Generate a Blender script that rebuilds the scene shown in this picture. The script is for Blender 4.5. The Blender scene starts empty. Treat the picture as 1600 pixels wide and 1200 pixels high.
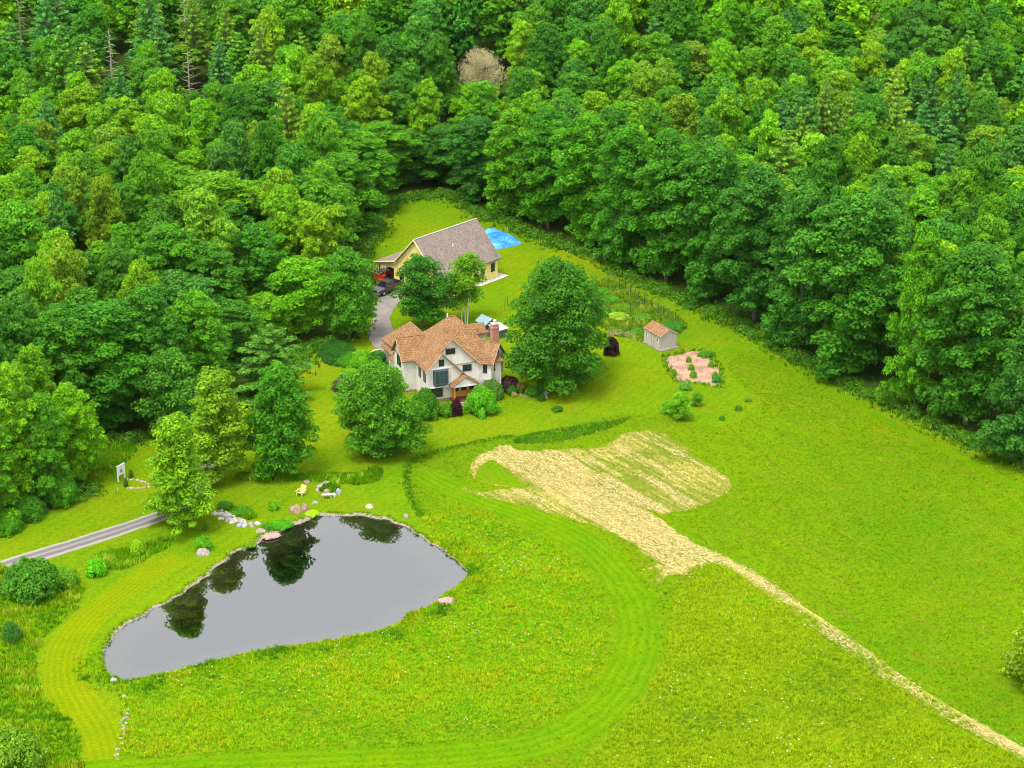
import bpy, bmesh, math, random
import numpy as np
from mathutils import Vector, Matrix, noise as mnoise
from mathutils.geometry import tessellate_polygon

random.seed(7)
RNG = np.random.default_rng(7)
scene = bpy.context.scene
COL = scene.collection
R = math.radians

# ------------------------------------------------------------------ camera, light, exposure
CAM_H, PITCH, FPX = 105.0, 22.0, 3240.0
cam_data = bpy.data.cameras.new("camera")
cam_data.sensor_width = 36.0
cam_data.lens = FPX / 1600 * 36
cam_data.clip_start, cam_data.clip_end = 1.0, 6000.0
cam = bpy.data.objects.new("camera", cam_data)
COL.objects.link(cam)
cam.location = (0, 0, CAM_H)
cam.rotation_euler = (R(90 - PITCH), 0, 0)
scene.camera = cam

SUN_EL, SUN_AZ = 66.0, 215.0          # azimuth measured from +Y clockwise: behind the camera, a little left
world = bpy.data.worlds.new("World")
scene.world = world
world.use_nodes = True
wn, wl = world.node_tree.nodes, world.node_tree.links
wn.clear()
sky = wn.new("ShaderNodeTexSky")
sky.sky_type = 'NISHITA'
sky.sun_disc = False
sky.sun_elevation = R(SUN_EL)
sky.sun_rotation = R(SUN_AZ)
sky.air_density, sky.dust_density, sky.ozone_density = 1.0, 4.0, 1.0
hs = wn.new("ShaderNodeHueSaturation")
hs.inputs['Saturation'].default_value = 0.22
bg = wn.new("ShaderNodeBackground")
bg.inputs['Strength'].default_value = 0.15
wo = wn.new("ShaderNodeOutputWorld")
wl.new(sky.outputs[0], hs.inputs['Color'])
cloud = wn.new("ShaderNodeMix"); cloud.data_type = 'RGBA'      # an even, bright cloud layer over the clear sky
cloud.inputs[0].default_value = 0.72
cloud.inputs[7].default_value = (7.6, 7.75, 8.1, 1)
wl.new(hs.outputs[0], cloud.inputs[6])
wl.new(cloud.outputs[2], bg.inputs['Color'])
wl.new(bg.outputs[0], wo.inputs['Surface'])

sd = bpy.data.lights.new("sun", 'SUN')
sd.energy = 2.1
sd.angle = R(20)
sd.color = (1.0, 0.96, 0.88)
sun = bpy.data.objects.new("sun", sd)
COL.objects.link(sun)
az, el = R(SUN_AZ), R(SUN_EL)
sdir = Vector((math.sin(az) * math.cos(el), math.cos(az) * math.cos(el), math.sin(el)))
sun.rotation_euler = sdir.to_track_quat('Z', 'Y').to_euler()

scene.view_settings.view_transform = 'Standard'
scene.view_settings.look = 'None'
scene.view_settings.gamma = 1.0
scene.view_settings.use_curve_mapping = False
scene.view_settings.exposure = 1.0
scene.cycles.pixel_filter_type = 'BLACKMAN_HARRIS'
scene.cycles.filter_width = 1.05
scene.cycles.max_bounces = 6
scene.cycles.diffuse_bounces = 3
scene.cycles.transparent_max_bounces = 8

# ------------------------------------------------------------------ survey: photo measurements -> ground coordinates
_cp, _sp = math.cos(R(PITCH)), math.sin(R(PITCH))
def at(px, py, z=0.0):
    a, b = (px - 800) / FPX, -(py - 600) / FPX
    d = Vector((a, _cp + b * _sp, -_sp + b * _cp))
    t = (z - CAM_H) / d.z
    return Vector((d.x * t, d.y * t, z))
def proj(x, y, z):
    z = z - CAM_H
    zf = y * _cp - z * _sp
    up = y * _sp + z * _cp
    return 800 + FPX * x / zf, 600 - FPX * up / zf
def hill(x, y):
    """Ground height: flat clearing, wooded hill rising behind it."""
    t = (np.asarray(y, float) - 352.0)
    s = np.where(t > 0, t, 0.0)
    h = 0.21 * (np.sqrt(s * s + 18.0 ** 2) - 18.0)
    return np.where(h > 120, 120, h)

# ------------------------------------------------------------------ helpers
def tag(o, label=None, cat=None, group=None, kind=None):
    if label: o['label'] = label
    if cat: o['category'] = cat
    if group: o['group'] = group
    if kind: o['kind'] = kind
    return o
def empty(name, loc, rz=0.0, label=None, cat=None, group=None):
    o = bpy.data.objects.new(name, None)
    o.empty_display_size = 0.5
    COL.objects.link(o)
    o.location = loc
    o.rotation_euler = (0, 0, rz)
    return tag(o, label, cat, group)
def link_mesh(name, me, parent=None, mat=None):
    o = bpy.data.objects.new(name, me)
    COL.objects.link(o)
    if parent is not None: o.parent = parent
    if mat is not None and not me.materials: me.materials.append(mat)
    return o

class MB:
    """Collects simple solids and links them as one mesh object."""
    def __init__(s): s.v, s.f = [], []
    def add(s, vs, fs):
        n = len(s.v)
        s.v += [tuple(v) for v in vs]
        s.f += [tuple(i + n for i in f) for f in fs]
        return s
    def box(s, x0, x1, y0, y1, z0, z1):
        return s.add([(x0,y0,z0),(x1,y0,z0),(x1,y1,z0),(x0,y1,z0),(x0,y0,z1),(x1,y0,z1),(x1,y1,z1),(x0,y1,z1)],
                     [(0,3,2,1),(4,5,6,7),(0,1,5,4),(1,2,6,5),(2,3,7,6),(3,0,4,7)])
    def prism(s, bottom, top):
        n = len(bottom)
        return s.add(list(bottom) + list(top),
                     [tuple(reversed(range(n))), tuple(range(n, 2 * n))] + [(i, (i+1) % n, n + (i+1) % n, n + i) for i in range(n)])
    def slab(s, uv, zf, th):
        """A roof plane: plan polygon uv, height function zf, thickness th downwards."""
        a = sum(uv[i][0] * uv[(i+1) % len(uv)][1] - uv[(i+1) % len(uv)][0] * uv[i][1] for i in range(len(uv)))
        if a < 0: uv = list(reversed(uv))
        return s.prism([(u, v, zf(u, v) - th) for u, v in uv], [(u, v, zf(u, v)) for u, v in uv])
    def face_prism(s, pts, d):
        """Extrude polygon pts (3D) by vector d."""
        d = Vector(d)
        return s.prism([Vector(p) for p in pts], [Vector(p) + d for p in pts])
    def tube(s, path, radii, n=6, cap=True):
        rings, base = [], len(s.v)
        pts = [Vector(p) for p in path]
        for i, p in enumerate(pts):
            d = (pts[min(i+1, len(pts)-1)] - pts[max(i-1, 0)]).normalized()
            ref = Vector((0,0,1)) if abs(d.z) < .9 else Vector((1,0,0))
            a = d.cross(ref).normalized(); b = d.cross(a)
            r = radii[i] if isinstance(radii, (list, tuple)) else radii
            for k in range(n):
                t = 2 * math.pi * k / n
                s.v.append(tuple(p + (a * math.cos(t) + b * math.sin(t)) * r))
        for i in range(len(pts) - 1):
            for k in range(n):
                k2 = (k + 1) % n
                s.f.append((base + i*n + k, base + i*n + k2, base + (i+1)*n + k2, base + (i+1)*n + k))
        if cap:
            s.f.append(tuple(base + k for k in range(n))[::-1])
            s.f.append(tuple(base + (len(pts)-1)*n + k for k in range(n)))
        return s
    def build(s, name, mat, parent=None, smooth=False, bevel=0.0):
        me = bpy.data.meshes.new(name)
        me.from_pydata([tuple(v) for v in s.v], [], s.f)
        bm = bmesh.new(); bm.from_mesh(me)
        bmesh.ops.recalc_face_normals(bm, faces=bm.faces)
        if bevel: bmesh.ops.bevel(bm, geom=list(bm.edges), offset=bevel, segments=1, affect='EDGES', clamp_overlap=True)
        if smooth:
            for f in bm.faces: f.smooth = True
        bm.to_mesh(me); bm.free()
        me.update()
        return link_mesh(name, me, parent, mat)

def np_mesh(name, verts, quads, attrs=None, colors=None):
    """Mesh from numpy arrays of quads (n,4) or triangles (n,3); attrs: per-face floats."""
    me = bpy.data.meshes.new(name)
    nv, nf, k = len(verts), len(quads), quads.shape[1]
    me.vertices.add(nv)
    me.vertices.foreach_set("co", np.asarray(verts, np.float32).ravel())
    me.loops.add(nf * k)
    me.loops.foreach_set("vertex_index", np.asarray(quads, np.int32).ravel())
    me.polygons.add(nf)
    me.polygons.foreach_set("loop_start", np.arange(0, nf * k, k, dtype=np.int32))
    me.update(calc_edges=True)
    for an, av in (attrs or {}).items():
        a = me.attributes.new(an, 'FLOAT', 'FACE')
        a.data.foreach_set("value", np.asarray(av, np.float32))
    for an, av in (colors or {}).items():
        a = me.attributes.new(an, 'FLOAT_COLOR', 'FACE')
        c = np.ones((nf, 4), np.float32); c[:, :3] = av
        a.data.foreach_set("color", c.ravel())
    return me

# ------------------------------------------------------------------ materials
MATS = {}
class NT:
    def __init__(s, name):
        s.m = bpy.data.materials.new(name); s.m.use_nodes = True
        s.n, s.l = s.m.node_tree.nodes, s.m.node_tree.links
        s.n.clear()
        s.out = s.n.new("ShaderNodeOutputMaterial")
    def node(s, t, **kw):
        nd = s.n.new(t)
        for k, v in kw.items():
            if k in nd.inputs and not hasattr(nd, k): nd.inputs[k].default_value = v
            elif hasattr(nd, k): setattr(nd, k, v)
            else: nd.inputs[k.replace('_', ' ')].default_value = v
        return nd
    def link(s, a, b): s.l.new(a, b)
    def coords(s, scale=(1,1,1), rot=0.0, kind='Object'):
        tc = s.n.new("ShaderNodeTexCoord"); mp = s.n.new("ShaderNodeMapping")
        mp.inputs['Rotation'].default_value = (0, 0, rot)
        s.link(tc.outputs[kind], mp.inputs['Vector'])
        m2 = s.n.new("ShaderNodeMapping"); m2.inputs['Scale'].default_value = scale
        s.link(mp.outputs[0], m2.inputs['Vector'])
        return m2.outputs[0]
    def noise(s, vec, scale, detail=4, rough=.55):
        nd = s.n.new("ShaderNodeTexNoise")
        nd.inputs['Scale'].default_value = scale
        nd.inputs['Detail'].default_value = detail
        nd.inputs['Roughness'].default_value = rough
        if vec is not None: s.link(vec, nd.inputs['Vector'])
        return nd.outputs['Fac']
    def ramp(s, fac, stops):
        r = s.n.new("ShaderNodeValToRGB")
        els = r.color_ramp.elements
        while len(els) < len(stops): els.new(0.5)
        for e, (p, c) in zip(els, stops):
            e.position = p; e.color = (*c, 1) if len(c) == 3 else c
        s.link(fac, r.inputs['Fac'])
        return r.outputs['Color']
    def mix(s, fac, a, b, mode='MIX'):
        m = s.n.new("ShaderNodeMix"); m.data_type = 'RGBA'; m.blend_type = mode
        for sock, val in ((m.inputs[0], fac), (m.inputs[6], a), (m.inputs[7], b)):
            if hasattr(val, 'is_linked'): s.link(val, sock)
            elif isinstance(val, (int, float)): sock.default_value = val
            else: sock.default_value = (*val, 1)
        return m.outputs[2]
    def math(s, op, a, b=None):
        m = s.n.new("ShaderNodeMath"); m.operation = op
        for i, val in enumerate((a, b)):
            if val is None: continue
            if hasattr(val, 'is_linked'): s.link(val, m.inputs[i])
            else: m.inputs[i].default_value = val
        return m.outputs[0]
    def bsdf(s, color, rough=.8, spec=.3, bump=None, bump_d=.05, bump_s=.5, metal=0.0):
        b = s.n.new("ShaderNodeBsdfPrincipled")
        if hasattr(color, 'is_linked'): s.link(color, b.inputs['Base Color'])
        else: b.inputs['Base Color'].default_value = (*color, 1)
        b.inputs['Roughness'].default_value = rough
        b.inputs['Specular IOR Level'].default_value = spec
        b.inputs['Metallic'].default_value = metal
        if bump is not None:
            bn = s.n.new("ShaderNodeBump")
            bn.inputs['Distance'].default_value = bump_d
            bn.inputs['Strength'].default_value = bump_s
            s.link(bump, bn.inputs['Height'])
            s.link(bn.outputs[0], b.inputs['Normal'])
        return b.outputs[0]
    def done(s, shader):
        s.link(shader, s.out.inputs['Surface'])
        MATS[s.m.name] = s.m
        return s.m

def plain(name, color, rough=.7, spec=.3, var=.12, scale=3.0, metal=0.0, bump=0.0):
    t = NT(name); v = t.coords()
    f = t.noise(v, scale, 5)
    lo = tuple(c * (1 - var) for c in color); hi = tuple(min(1, c * (1 + var)) for c in color)
    c = t.ramp(f, [(.3, lo), (.7, hi)])
    return t.done(t.bsdf(c, rough, spec, f if bump else None, bump or .01, .5, metal))

def grass_mat(name, c1, c2, c3, s1=.05, s2=.35, s3=2.2, stripes=None, streak=None):
    """Layered grass colour: broad drifts, patches, blades."""
    t = NT(name); v = t.coords()
    n1, n2, n3 = t.noise(v, s1, 3), t.noise(v, s2, 5, .65), t.noise(v, s3, 5, .7)
    a = t.ramp(n1, [(.32, c1), (.68, c2)])
    a = t.mix(t.math('MULTIPLY', t.ramp(n2, [(.42, (0,0,0)), (.72, (1,1,1))]), .55), a, c3)
    wear = t.ramp(t.noise(v, .13, 6, .7), [(.50, (0,0,0)), (.70, (1,1,1))])
    a = t.mix(t.math('MULTIPLY', wear, .45), a, (c2[0] * 1.15, c2[1] * .82, c2[2] * 2))
    if streak:
        ns = t.noise(t.coords(scale=(.10, .9, 1), rot=R(56.5)), 1.0, 5, .65)
        a = t.mix(t.math('MULTIPLY', t.ramp(ns, [(.5, (0,0,0)), (.72, (1,1,1))]), .8), a, streak)
    g = t.ramp(n3, [(.25, (.62,.62,.62)), (.75, (1.32,1.32,1.32))])
    a = t.mix(1.0, a, g, 'MULTIPLY')
    n4 = t.noise(v, 7.0, 2, .6)
    a = t.mix(1.0, a, t.ramp(n4, [(.3, (.78,.78,.78)), (.7, (1.2,1.2,1.2))]), 'MULTIPLY')
    if stripes:
        rot, wl_ = stripes
        w = t.node("ShaderNodeTexWave"); w.wave_type = 'BANDS'; w.bands_direction = 'X'
        w.inputs['Scale'].default_value = .31 / wl_
        w.inputs['Distortion'].default_value = 7.0
        w.inputs['Detail'].default_value = 1.5
        w.inputs['Detail Scale'].default_value = .12
        t.link(t.coords(rot=rot), w.inputs['Vector'])
        a = t.mix(1.0, a, t.ramp(w.outputs['Fac'], [(.2, (.965,.97,.96)), (.8, (1.03,1.025,1.0))]), 'MULTIPLY')
    return t.done(t.bsdf(a, .9, 0.0, t.mix(.5, n3, n4), .12, .6))

grass_mat("lawn", (.092,.190,.003), (.145,.205,.003), (.062,.155,.003), stripes=(.5, 1.3))
grass_mat("field", (.072,.170,.002), (.122,.208,.002), (.145,.185,.003), s1=.035, s2=.22, streak=(.130,.135,.010))
grass_mat("meadow", (.125,.195,.003), (.150,.200,.003), (.090,.170,.004), s1=.05, s2=.3)
grass_mat("rough_grass", (.085,.200,.003), (.130,.230,.003), (.05,.14,.004), s1=.06, s2=.4)
grass_mat("forest_floor", (.040,.080,.012), (.060,.090,.015), (.030,.070,.010), s1=.05, s2=.3)

t = NT("mown_strip")                      # mowing lines follow the ribbon
uv = t.n.new("ShaderNodeUVMap"); sep = t.n.new("ShaderNodeSeparateXYZ"); t.link(uv.outputs[0], sep.inputs[0])
v = t.coords(); n2, n3 = t.noise(v, .3, 5), t.noise(v, 3.0, 5, .7)
a = t.ramp(n2, [(.3, (.118,.180,.002)), (.7, (.160,.200,.002))])
w = t.math('SINE', t.math('MULTIPLY', t.math('ADD', sep.outputs['X'], t.math('MULTIPLY', n2, .06)), 40.0))
a = t.mix(1.0, a, t.ramp(t.math('MULTIPLY_ADD', w, .5), [(.0, (.89,.92,.88)), (1., (1.06,1.05,1.))]), 'MULTIPLY')
a = t.mix(1.0, a, t.ramp(n3, [(.25, (.7,.7,.7)), (.75, (1.25,1.25,1.25))]), 'MULTIPLY')
t.done(t.bsdf(a, .9, 0.0, n3, .1, .5))

t = NT("mown_lane")                       # greener lane cut through the field
uv = t.n.new("ShaderNodeUVMap"); sep = t.n.new("ShaderNodeSeparateXYZ"); t.link(uv.outputs[0], sep.inputs[0])
v = t.coords(); n2, n3 = t.noise(v, .3, 5), t.noise(v, 3.0, 5, .7)
a = t.ramp(n2, [(.3, (.076,.180,.002)), (.7, (.112,.200,.002))])
w = t.math('SINE', t.math('MULTIPLY', t.math('ADD', sep.outputs['X'], t.math('MULTIPLY', n2, .16)), 30.0))
a = t.mix(1.0, a, t.ramp(t.math('MULTIPLY_ADD', w, .5), [(.0, (.86,.90,.85)), (1., (1.08,1.05,1.))]), 'MULTIPLY')
a = t.mix(1.0, a, t.ramp(n3, [(.25, (.7,.7,.7)), (.75, (1.25,1.25,1.25))]), 'MULTIPLY')
t.done(t.bsdf(a, .9, 0.0, n3, .1, .5))

t = NT("hay")                             # dry cut grass in mown rows
rows = t.coords(scale=(.14, 1.3, 1), rot=R(56.5)); v = t.coords()
n1, n2, n3 = t.noise(rows, 1.0, 5, .65), t.noise(v, .09, 3), t.noise(v, 4.5, 4, .75)
straw = t.ramp(n3, [(.25, (.25,.18,.045)), (.55, (.43,.335,.105)), (.8, (.57,.47,.185))])
gr = t.ramp(n3, [(.3, (.10,.135,.012)), (.7, (.17,.195,.018))])
fac = t.math('ADD', t.math('MULTIPLY', n1, .8), t.math('MULTIPLY', n2, .55))
t.done(t.bsdf(t.mix(t.ramp(fac, [(.60, (1,1,1)), (.80, (0,0,0))]), straw, gr), .95, .1, n3, .08, .6))

t = NT("gravel")
v = t.coords(); n1, n2 = t.noise(v, .5, 5), t.noise(v, 9.0, 4, .8)
c = t.ramp(n2, [(.25, (.09,.08,.072)), (.5, (.21,.185,.17)), (.75, (.36,.33,.30))])
c = t.mix(1.0, c, t.ramp(n1, [(.3, (.8,.8,.8)), (.7, (1.15,1.13,1.1))]), 'MULTIPLY')
t.done(t.bsdf(c, .95, .1, n2, .03, .6))

t = NT("road_gravel")                     # pale shoulders, two darker wheel tracks
uv = t.n.new("ShaderNodeUVMap"); sep = t.n.new("ShaderNodeSeparateXYZ"); t.link(uv.outputs[0], sep.inputs[0])
v = t.coords(); n1, n2 = t.noise(v, .7, 5), t.noise(v, 8.0, 4, .8)
u = t.math('ADD', sep.outputs['X'], t.math('MULTIPLY', t.math('SUBTRACT', n1, .5), .14))
tr = t.ramp(u, [(.0, (.12,.15,.03)), (.07, (.27,.25,.19)), (.17, (.25,.23,.21)), (.27, (.125,.112,.112)), (.42, (.14,.127,.125)), (.52, (.24,.225,.205)), (.62, (.15,.135,.13)), (.78, (.13,.117,.115)), (.86, (.25,.235,.215)), (.94, (.30,.275,.22)), (1., (.13,.16,.03))])
c = t.mix(1.0, tr, t.ramp(n2, [(.2, (.7,.7,.7)), (.8, (1.3,1.3,1.3))]), 'MULTIPLY')
t.done(t.bsdf(c, .95, .1, n2, .03, .5))

t = NT("mulch")
v = t.coords(); n1, n2 = t.noise(v, .6, 5), t.noise(v, 6.0, 4, .8)
c = t.ramp(n2, [(.32, (.13,.06,.035)), (.5, (.38,.23,.155)), (.68, (.60,.45,.34))])
c = t.mix(1.0, c, t.ramp(n1, [(.35, (.62,.58,.52)), (.65, (1.15,1.15,1.15))]), 'MULTIPLY')
t.done(t.bsdf(c, .95, .1, n2, .05, .6))

t = NT("soil")
v = t.coords(); n2 = t.noise(v, 3.0, 5, .7)
t.done(t.bsdf(t.ramp(n2, [(.3, (.07,.10,.02)), (.55, (.13,.15,.03)), (.75, (.25,.19,.10))]), .95, .1, n2, .1, .6))

t = NT("pond_bed")                        # gravel margin, weed, dark silt; deep tone also paints light lost in water
g = t.n.new("ShaderNodeNewGeometry"); sep = t.n.new("ShaderNodeSeparateXYZ"); t.link(g.outputs['Position'], sep.inputs[0])
v = t.coords(); n1, n2 = t.noise(v, .5, 4), t.noise(v, 5.0, 5, .75)
z = t.math('ADD', sep.outputs['Z'], t.math('MULTIPLY', t.math('SUBTRACT', n1, .5), .25))
mr = t.node("ShaderNodeMapRange"); t.link(z, mr.inputs[0])
mr.inputs[1].default_value, mr.inputs[2].default_value = -2.0, .05
c = t.ramp(mr.outputs[0], [(.0, (.020,.024,.018)), (.45, (.040,.044,.018)), (.62, (.11,.095,.038)), (.76, (.23,.195,.115)), (1., (.25,.205,.155))])
c = t.mix(1.0, c, t.ramp(n2, [(.25, (.6,.6,.6)), (.75, (1.35,1.35,1.35))]), 'MULTIPLY')
t.done(t.bsdf(c, .9, .2, n2, .03, .5))

t = NT("water")                           # clear, slightly tinted, mirror-smooth pond surface
tr = t.n.new("ShaderNodeBsdfTransparent"); tr.inputs[0].default_value = (.72,.76,.66,1)
gl = t.n.new("ShaderNodeBsdfGlossy"); gl.inputs['Roughness'].default_value = .015
fr = t.n.new("ShaderNodeFresnel"); fr.inputs['IOR'].default_value = 3.1
v = t.coords(scale=(1, .45, 1)); bn = t.n.new("ShaderNodeBump")
bn.inputs['Distance'].default_value = .002; bn.inputs['Strength'].default_value = .10
t.link(t.noise(v, 1.6, 3), bn.inputs['Height'])
for n_ in (gl, fr): t.link(bn.outputs[0], n_.inputs['Normal'])
ms = t.n.new("ShaderNodeMixShader")
t.link(fr.outputs[0], ms.inputs[0]); t.link(tr.outputs[0], ms.inputs[1]); t.link(gl.outputs[0], ms.inputs[2])
t.done(ms.outputs[0])

def leaf_mat(name, yellow=.35, transl=.40):
    """Leaf clumps: the tree's own colour, varied from leaf to leaf and bough to bough."""
    t = NT(name)
    oi = t.n.new("ShaderNodeObjectInfo")
    at_ = t.n.new("ShaderNodeAttribute"); at_.attribute_name = "tone"
    g = t.ramp(at_.outputs['Fac'], [(.0, (.55,.60,.70)), (.5, (1,1,1)), (1., (1.75,1.5,1.1))])
    c = t.mix(1.0, oi.outputs['Color'], g, 'MULTIPLY')
    d = t.bsdf(c, .55, .13)
    tl = t.n.new("ShaderNodeBsdfTranslucent"); t.link(t.mix(1.0, c, (1.25,1.25,.6), 'MULTIPLY'), tl.inputs[0])
    ms = t.n.new("ShaderNodeMixShader"); ms.inputs[0].default_value = transl
    t.link(d, ms.inputs[1]); t.link(tl.outputs[0], ms.inputs[2])
    return t.done(ms.outputs[0])
leaf_mat("leaf"); leaf_mat("needle", transl=.15)

t = NT("tuft")                            # grass blades carry their own colour
at_ = t.n.new("ShaderNodeAttribute"); at_.attribute_name = "col"
d = t.bsdf(at_.outputs['Color'], .8, 0.0)
tl = t.n.new("ShaderNodeBsdfTranslucent"); t.link(at_.outputs['Color'], tl.inputs[0])
ms = t.n.new("ShaderNodeMixShader"); ms.inputs[0].default_value = .3
t.link(d, ms.inputs[1]); t.link(tl.outputs[0], ms.inputs[2]); t.done(ms.outputs[0])

plain("bark", (.16,.125,.095), .95, .1, .35, 4)
plain("birch_bark", (.62,.59,.53), .8, .2, .3, 5)
plain("dead_wood", (.36,.29,.22), .9, .1, .3, 4)
t = NT("stucco")
v = t.coords(); n1, n2 = t.noise(v, 1.2, 5, .6), t.noise(v, 14.0, 3)
t.done(t.bsdf(t.ramp(n1, [(.28, (.52,.475,.41)), (.5, (.62,.58,.53)), (.72, (.68,.645,.60))]), .9, .15, n2, .01, .5))
t = NT("shingles")                        # weathered cedar-coloured shingles in courses
v = t.coords(); n1, n2 = t.noise(v, .9, 5, .7), t.noise(v, 5.5, 4, .75)
g = t.n.new("ShaderNodeTexCoord"); sep = t.n.new("ShaderNodeSeparateXYZ"); t.link(g.outputs['Object'], sep.inputs[0])
wv = t.math('FRACT', t.math('MULTIPLY', sep.outputs['Z'], 4.2))
c = t.ramp(n2, [(.28, (.09,.046,.022)), (.5, (.25,.138,.066)), (.72, (.45,.285,.155))])
c = t.mix(1.0, c, t.ramp(n1, [(.3, (.72,.70,.66)), (.7, (1.12,1.1,1.05))]), 'MULTIPLY')
c = t.mix(1.0, c, t.ramp(wv, [(.0, (.52,.50,.48)), (.22, (1,1,1)), (1., (1.1,1.09,1.07))]), 'MULTIPLY')
t.done(t.bsdf(c, .9, .15, wv, .03, .7))
t = NT("asphalt_shingles")
v = t.coords(); n1, n2 = t.noise(v, .8, 4), t.noise(v, 5.0, 4, .8)
g = t.n.new("ShaderNodeTexCoord"); sep = t.n.new("ShaderNodeSeparateXYZ"); t.link(g.outputs['Object'], sep.inputs[0])
wv = t.math('FRACT', t.math('MULTIPLY', sep.outputs['Z'], 5.0))
c = t.ramp(n2, [(.3, (.090,.070,.058)), (.5, (.20,.160,.135)), (.7, (.35,.29,.24))])
c = t.mix(1.0, c, t.ramp(n1, [(.3, (.88,.88,.88)), (.7, (1.1,1.1,1.1))]), 'MULTIPLY')
t.done(t.bsdf(c, .95, .1, wv, .02, .5))
def boards(name, col, pitch, axis='X', dark=.72):
    t = NT(name)
    g = t.n.new("ShaderNodeTexCoord"); sep = t.n.new("ShaderNodeSeparateXYZ"); t.link(g.outputs['Object'], sep.inputs[0])
    sm = t.math('ADD', sep.outputs['X'], sep.outputs['Y'])
    fr_ = t.math('FRACT', t.math('MULTIPLY', sm, 1.0 / pitch))
    n = t.noise(t.coords(scale=(1,1,.25)), 2.5, 5, .6)
    c = t.ramp(n, [(.3, tuple(x * .88 for x in col)), (.7, tuple(min(1, x * 1.08) for x in col))])
    c = t.mix(1.0, c, t.ramp(fr_, [(.0, (dark,)*3), (.09, (dark,)*3), (.13, (1,1,1)), (1., (1,1,1))]), 'MULTIPLY')
    return t.done(t.bsdf(c, .8, .2, fr_, .015, .5))
boards("yellow_boards", (.94,.73,.25), .42, dark=.88)
boards("taupe_boards", (.42,.375,.32), .3, dark=.8)
boards("weathered_boards", (.22,.16,.11), .25, dark=.6)
boards("orange_timber", (.62,.27,.045), .5, dark=.75)
plain("yellow_trim", (.88,.68,.32), .6, .3, .05)
plain("white_paint", (.74,.73,.72), .5, .4, .06)
plain("tan_trim", (.40,.27,.17), .7, .3, .12)
plain("brown_trim", (.26,.17,.11), .75, .2, .2)
plain("dark_trim", (.030,.034,.036), .5, .4, .2)
plain("teal_frame", (.055,.085,.085), .5, .4, .2)
plain("deck_red", (.13,.035,.030), .75, .2, .25, 5)
plain("concrete", (.42,.40,.38), .9, .15, .18, 2)
plain("stone", (.27,.235,.20), .95, .1, .3, 2.5, bump=.05)
plain("pink_stone", (.32,.215,.175), .95, .1, .35, 3.5, bump=.05)
plain("brown_stone", (.26,.18,.13), .95, .1, .5, 4.0, bump=.08)
plain("grey_stone", (.30,.31,.34), .95, .1, .25, 3.0, bump=.05)
plain("flagstone", (.43,.34,.28), .95, .1, .22, 1.5, bump=.03)
plain("black_metal", (.02,.02,.022), .5, .5, .2)
plain("post_green", (.045,.055,.04), .7, .3, .2)
plain("rubber", (.018,.018,.018), .85, .2, .2)
plain("truck_paint", (.040,.034,.040), .3, .6, .15)
plain("silver", (.45,.46,.48), .35, .6, .1, metal=.6)
plain("red_paint", (.62,.055,.015), .4, .5, .15)
plain("yellow_paint", (.66,.47,.17), .55, .4, .06)
plain("teal_metal", (.20,.31,.33), .45, .5, .12)
plain("grey_green_wood", (.10,.135,.125), .8, .2, .2)
plain("translucent_lid", (.46,.44,.45), .4, .4, .08)
plain("cream_cap", (.42,.37,.31), .8, .2, .15)
plain("sign_blue", (.23,.27,.42), .6, .3, .3, 6)
t = NT("brick")
bt = t.n.new("ShaderNodeTexBrick"); bt.inputs['Scale'].default_value = 4.0
bt.inputs['Color1'].default_value = (.36,.13,.085,1); bt.inputs['Color2'].default_value = (.50,.23,.16,1); bt.inputs['Mortar'].default_value = (.50,.40,.34,1)
tc = t.n.new("ShaderNodeTexCoord"); sx = t.n.new("ShaderNodeSeparateXYZ"); cx = t.n.new("ShaderNodeCombineXYZ")
t.link(tc.outputs['Object'], sx.inputs[0])
t.link(t.math('ADD', sx.outputs['X'], sx.outputs['Y']), cx.inputs[0]); t.link(sx.outputs['Z'], cx.inputs[1]); t.link(cx.outputs[0], bt.inputs['Vector'])
t.done(t.bsdf(bt.outputs['Color'], .9, .1, bt.outputs['Fac'], .01, .4))
t = NT("tarp")
v = t.coords(); n1, n2 = t.noise(v, .35, 3), t.noise(v, 2.5, 5, .65)
t.done(t.bsdf(t.ramp(t.math('ADD', t.math('MULTIPLY', n1, .7), t.math('MULTIPLY', n2, .3)), [(.36, (.008,.10,.48)), (.47, (.03,.26,.74)), (.56, (.10,.40,.80)), (.66, (.36,.62,.86))]), .35, .5, n2, .35, 1.0))
def glass(name, col):
    t = NT(name)
    return t.done(t.bsdf(col, .08, .7))
glass("window_glass", (.020,.026,.034)); glass("teal_glass", (.030,.055,.065)); glass("car_glass", (.012,.014,.018))
M = MATS
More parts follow.
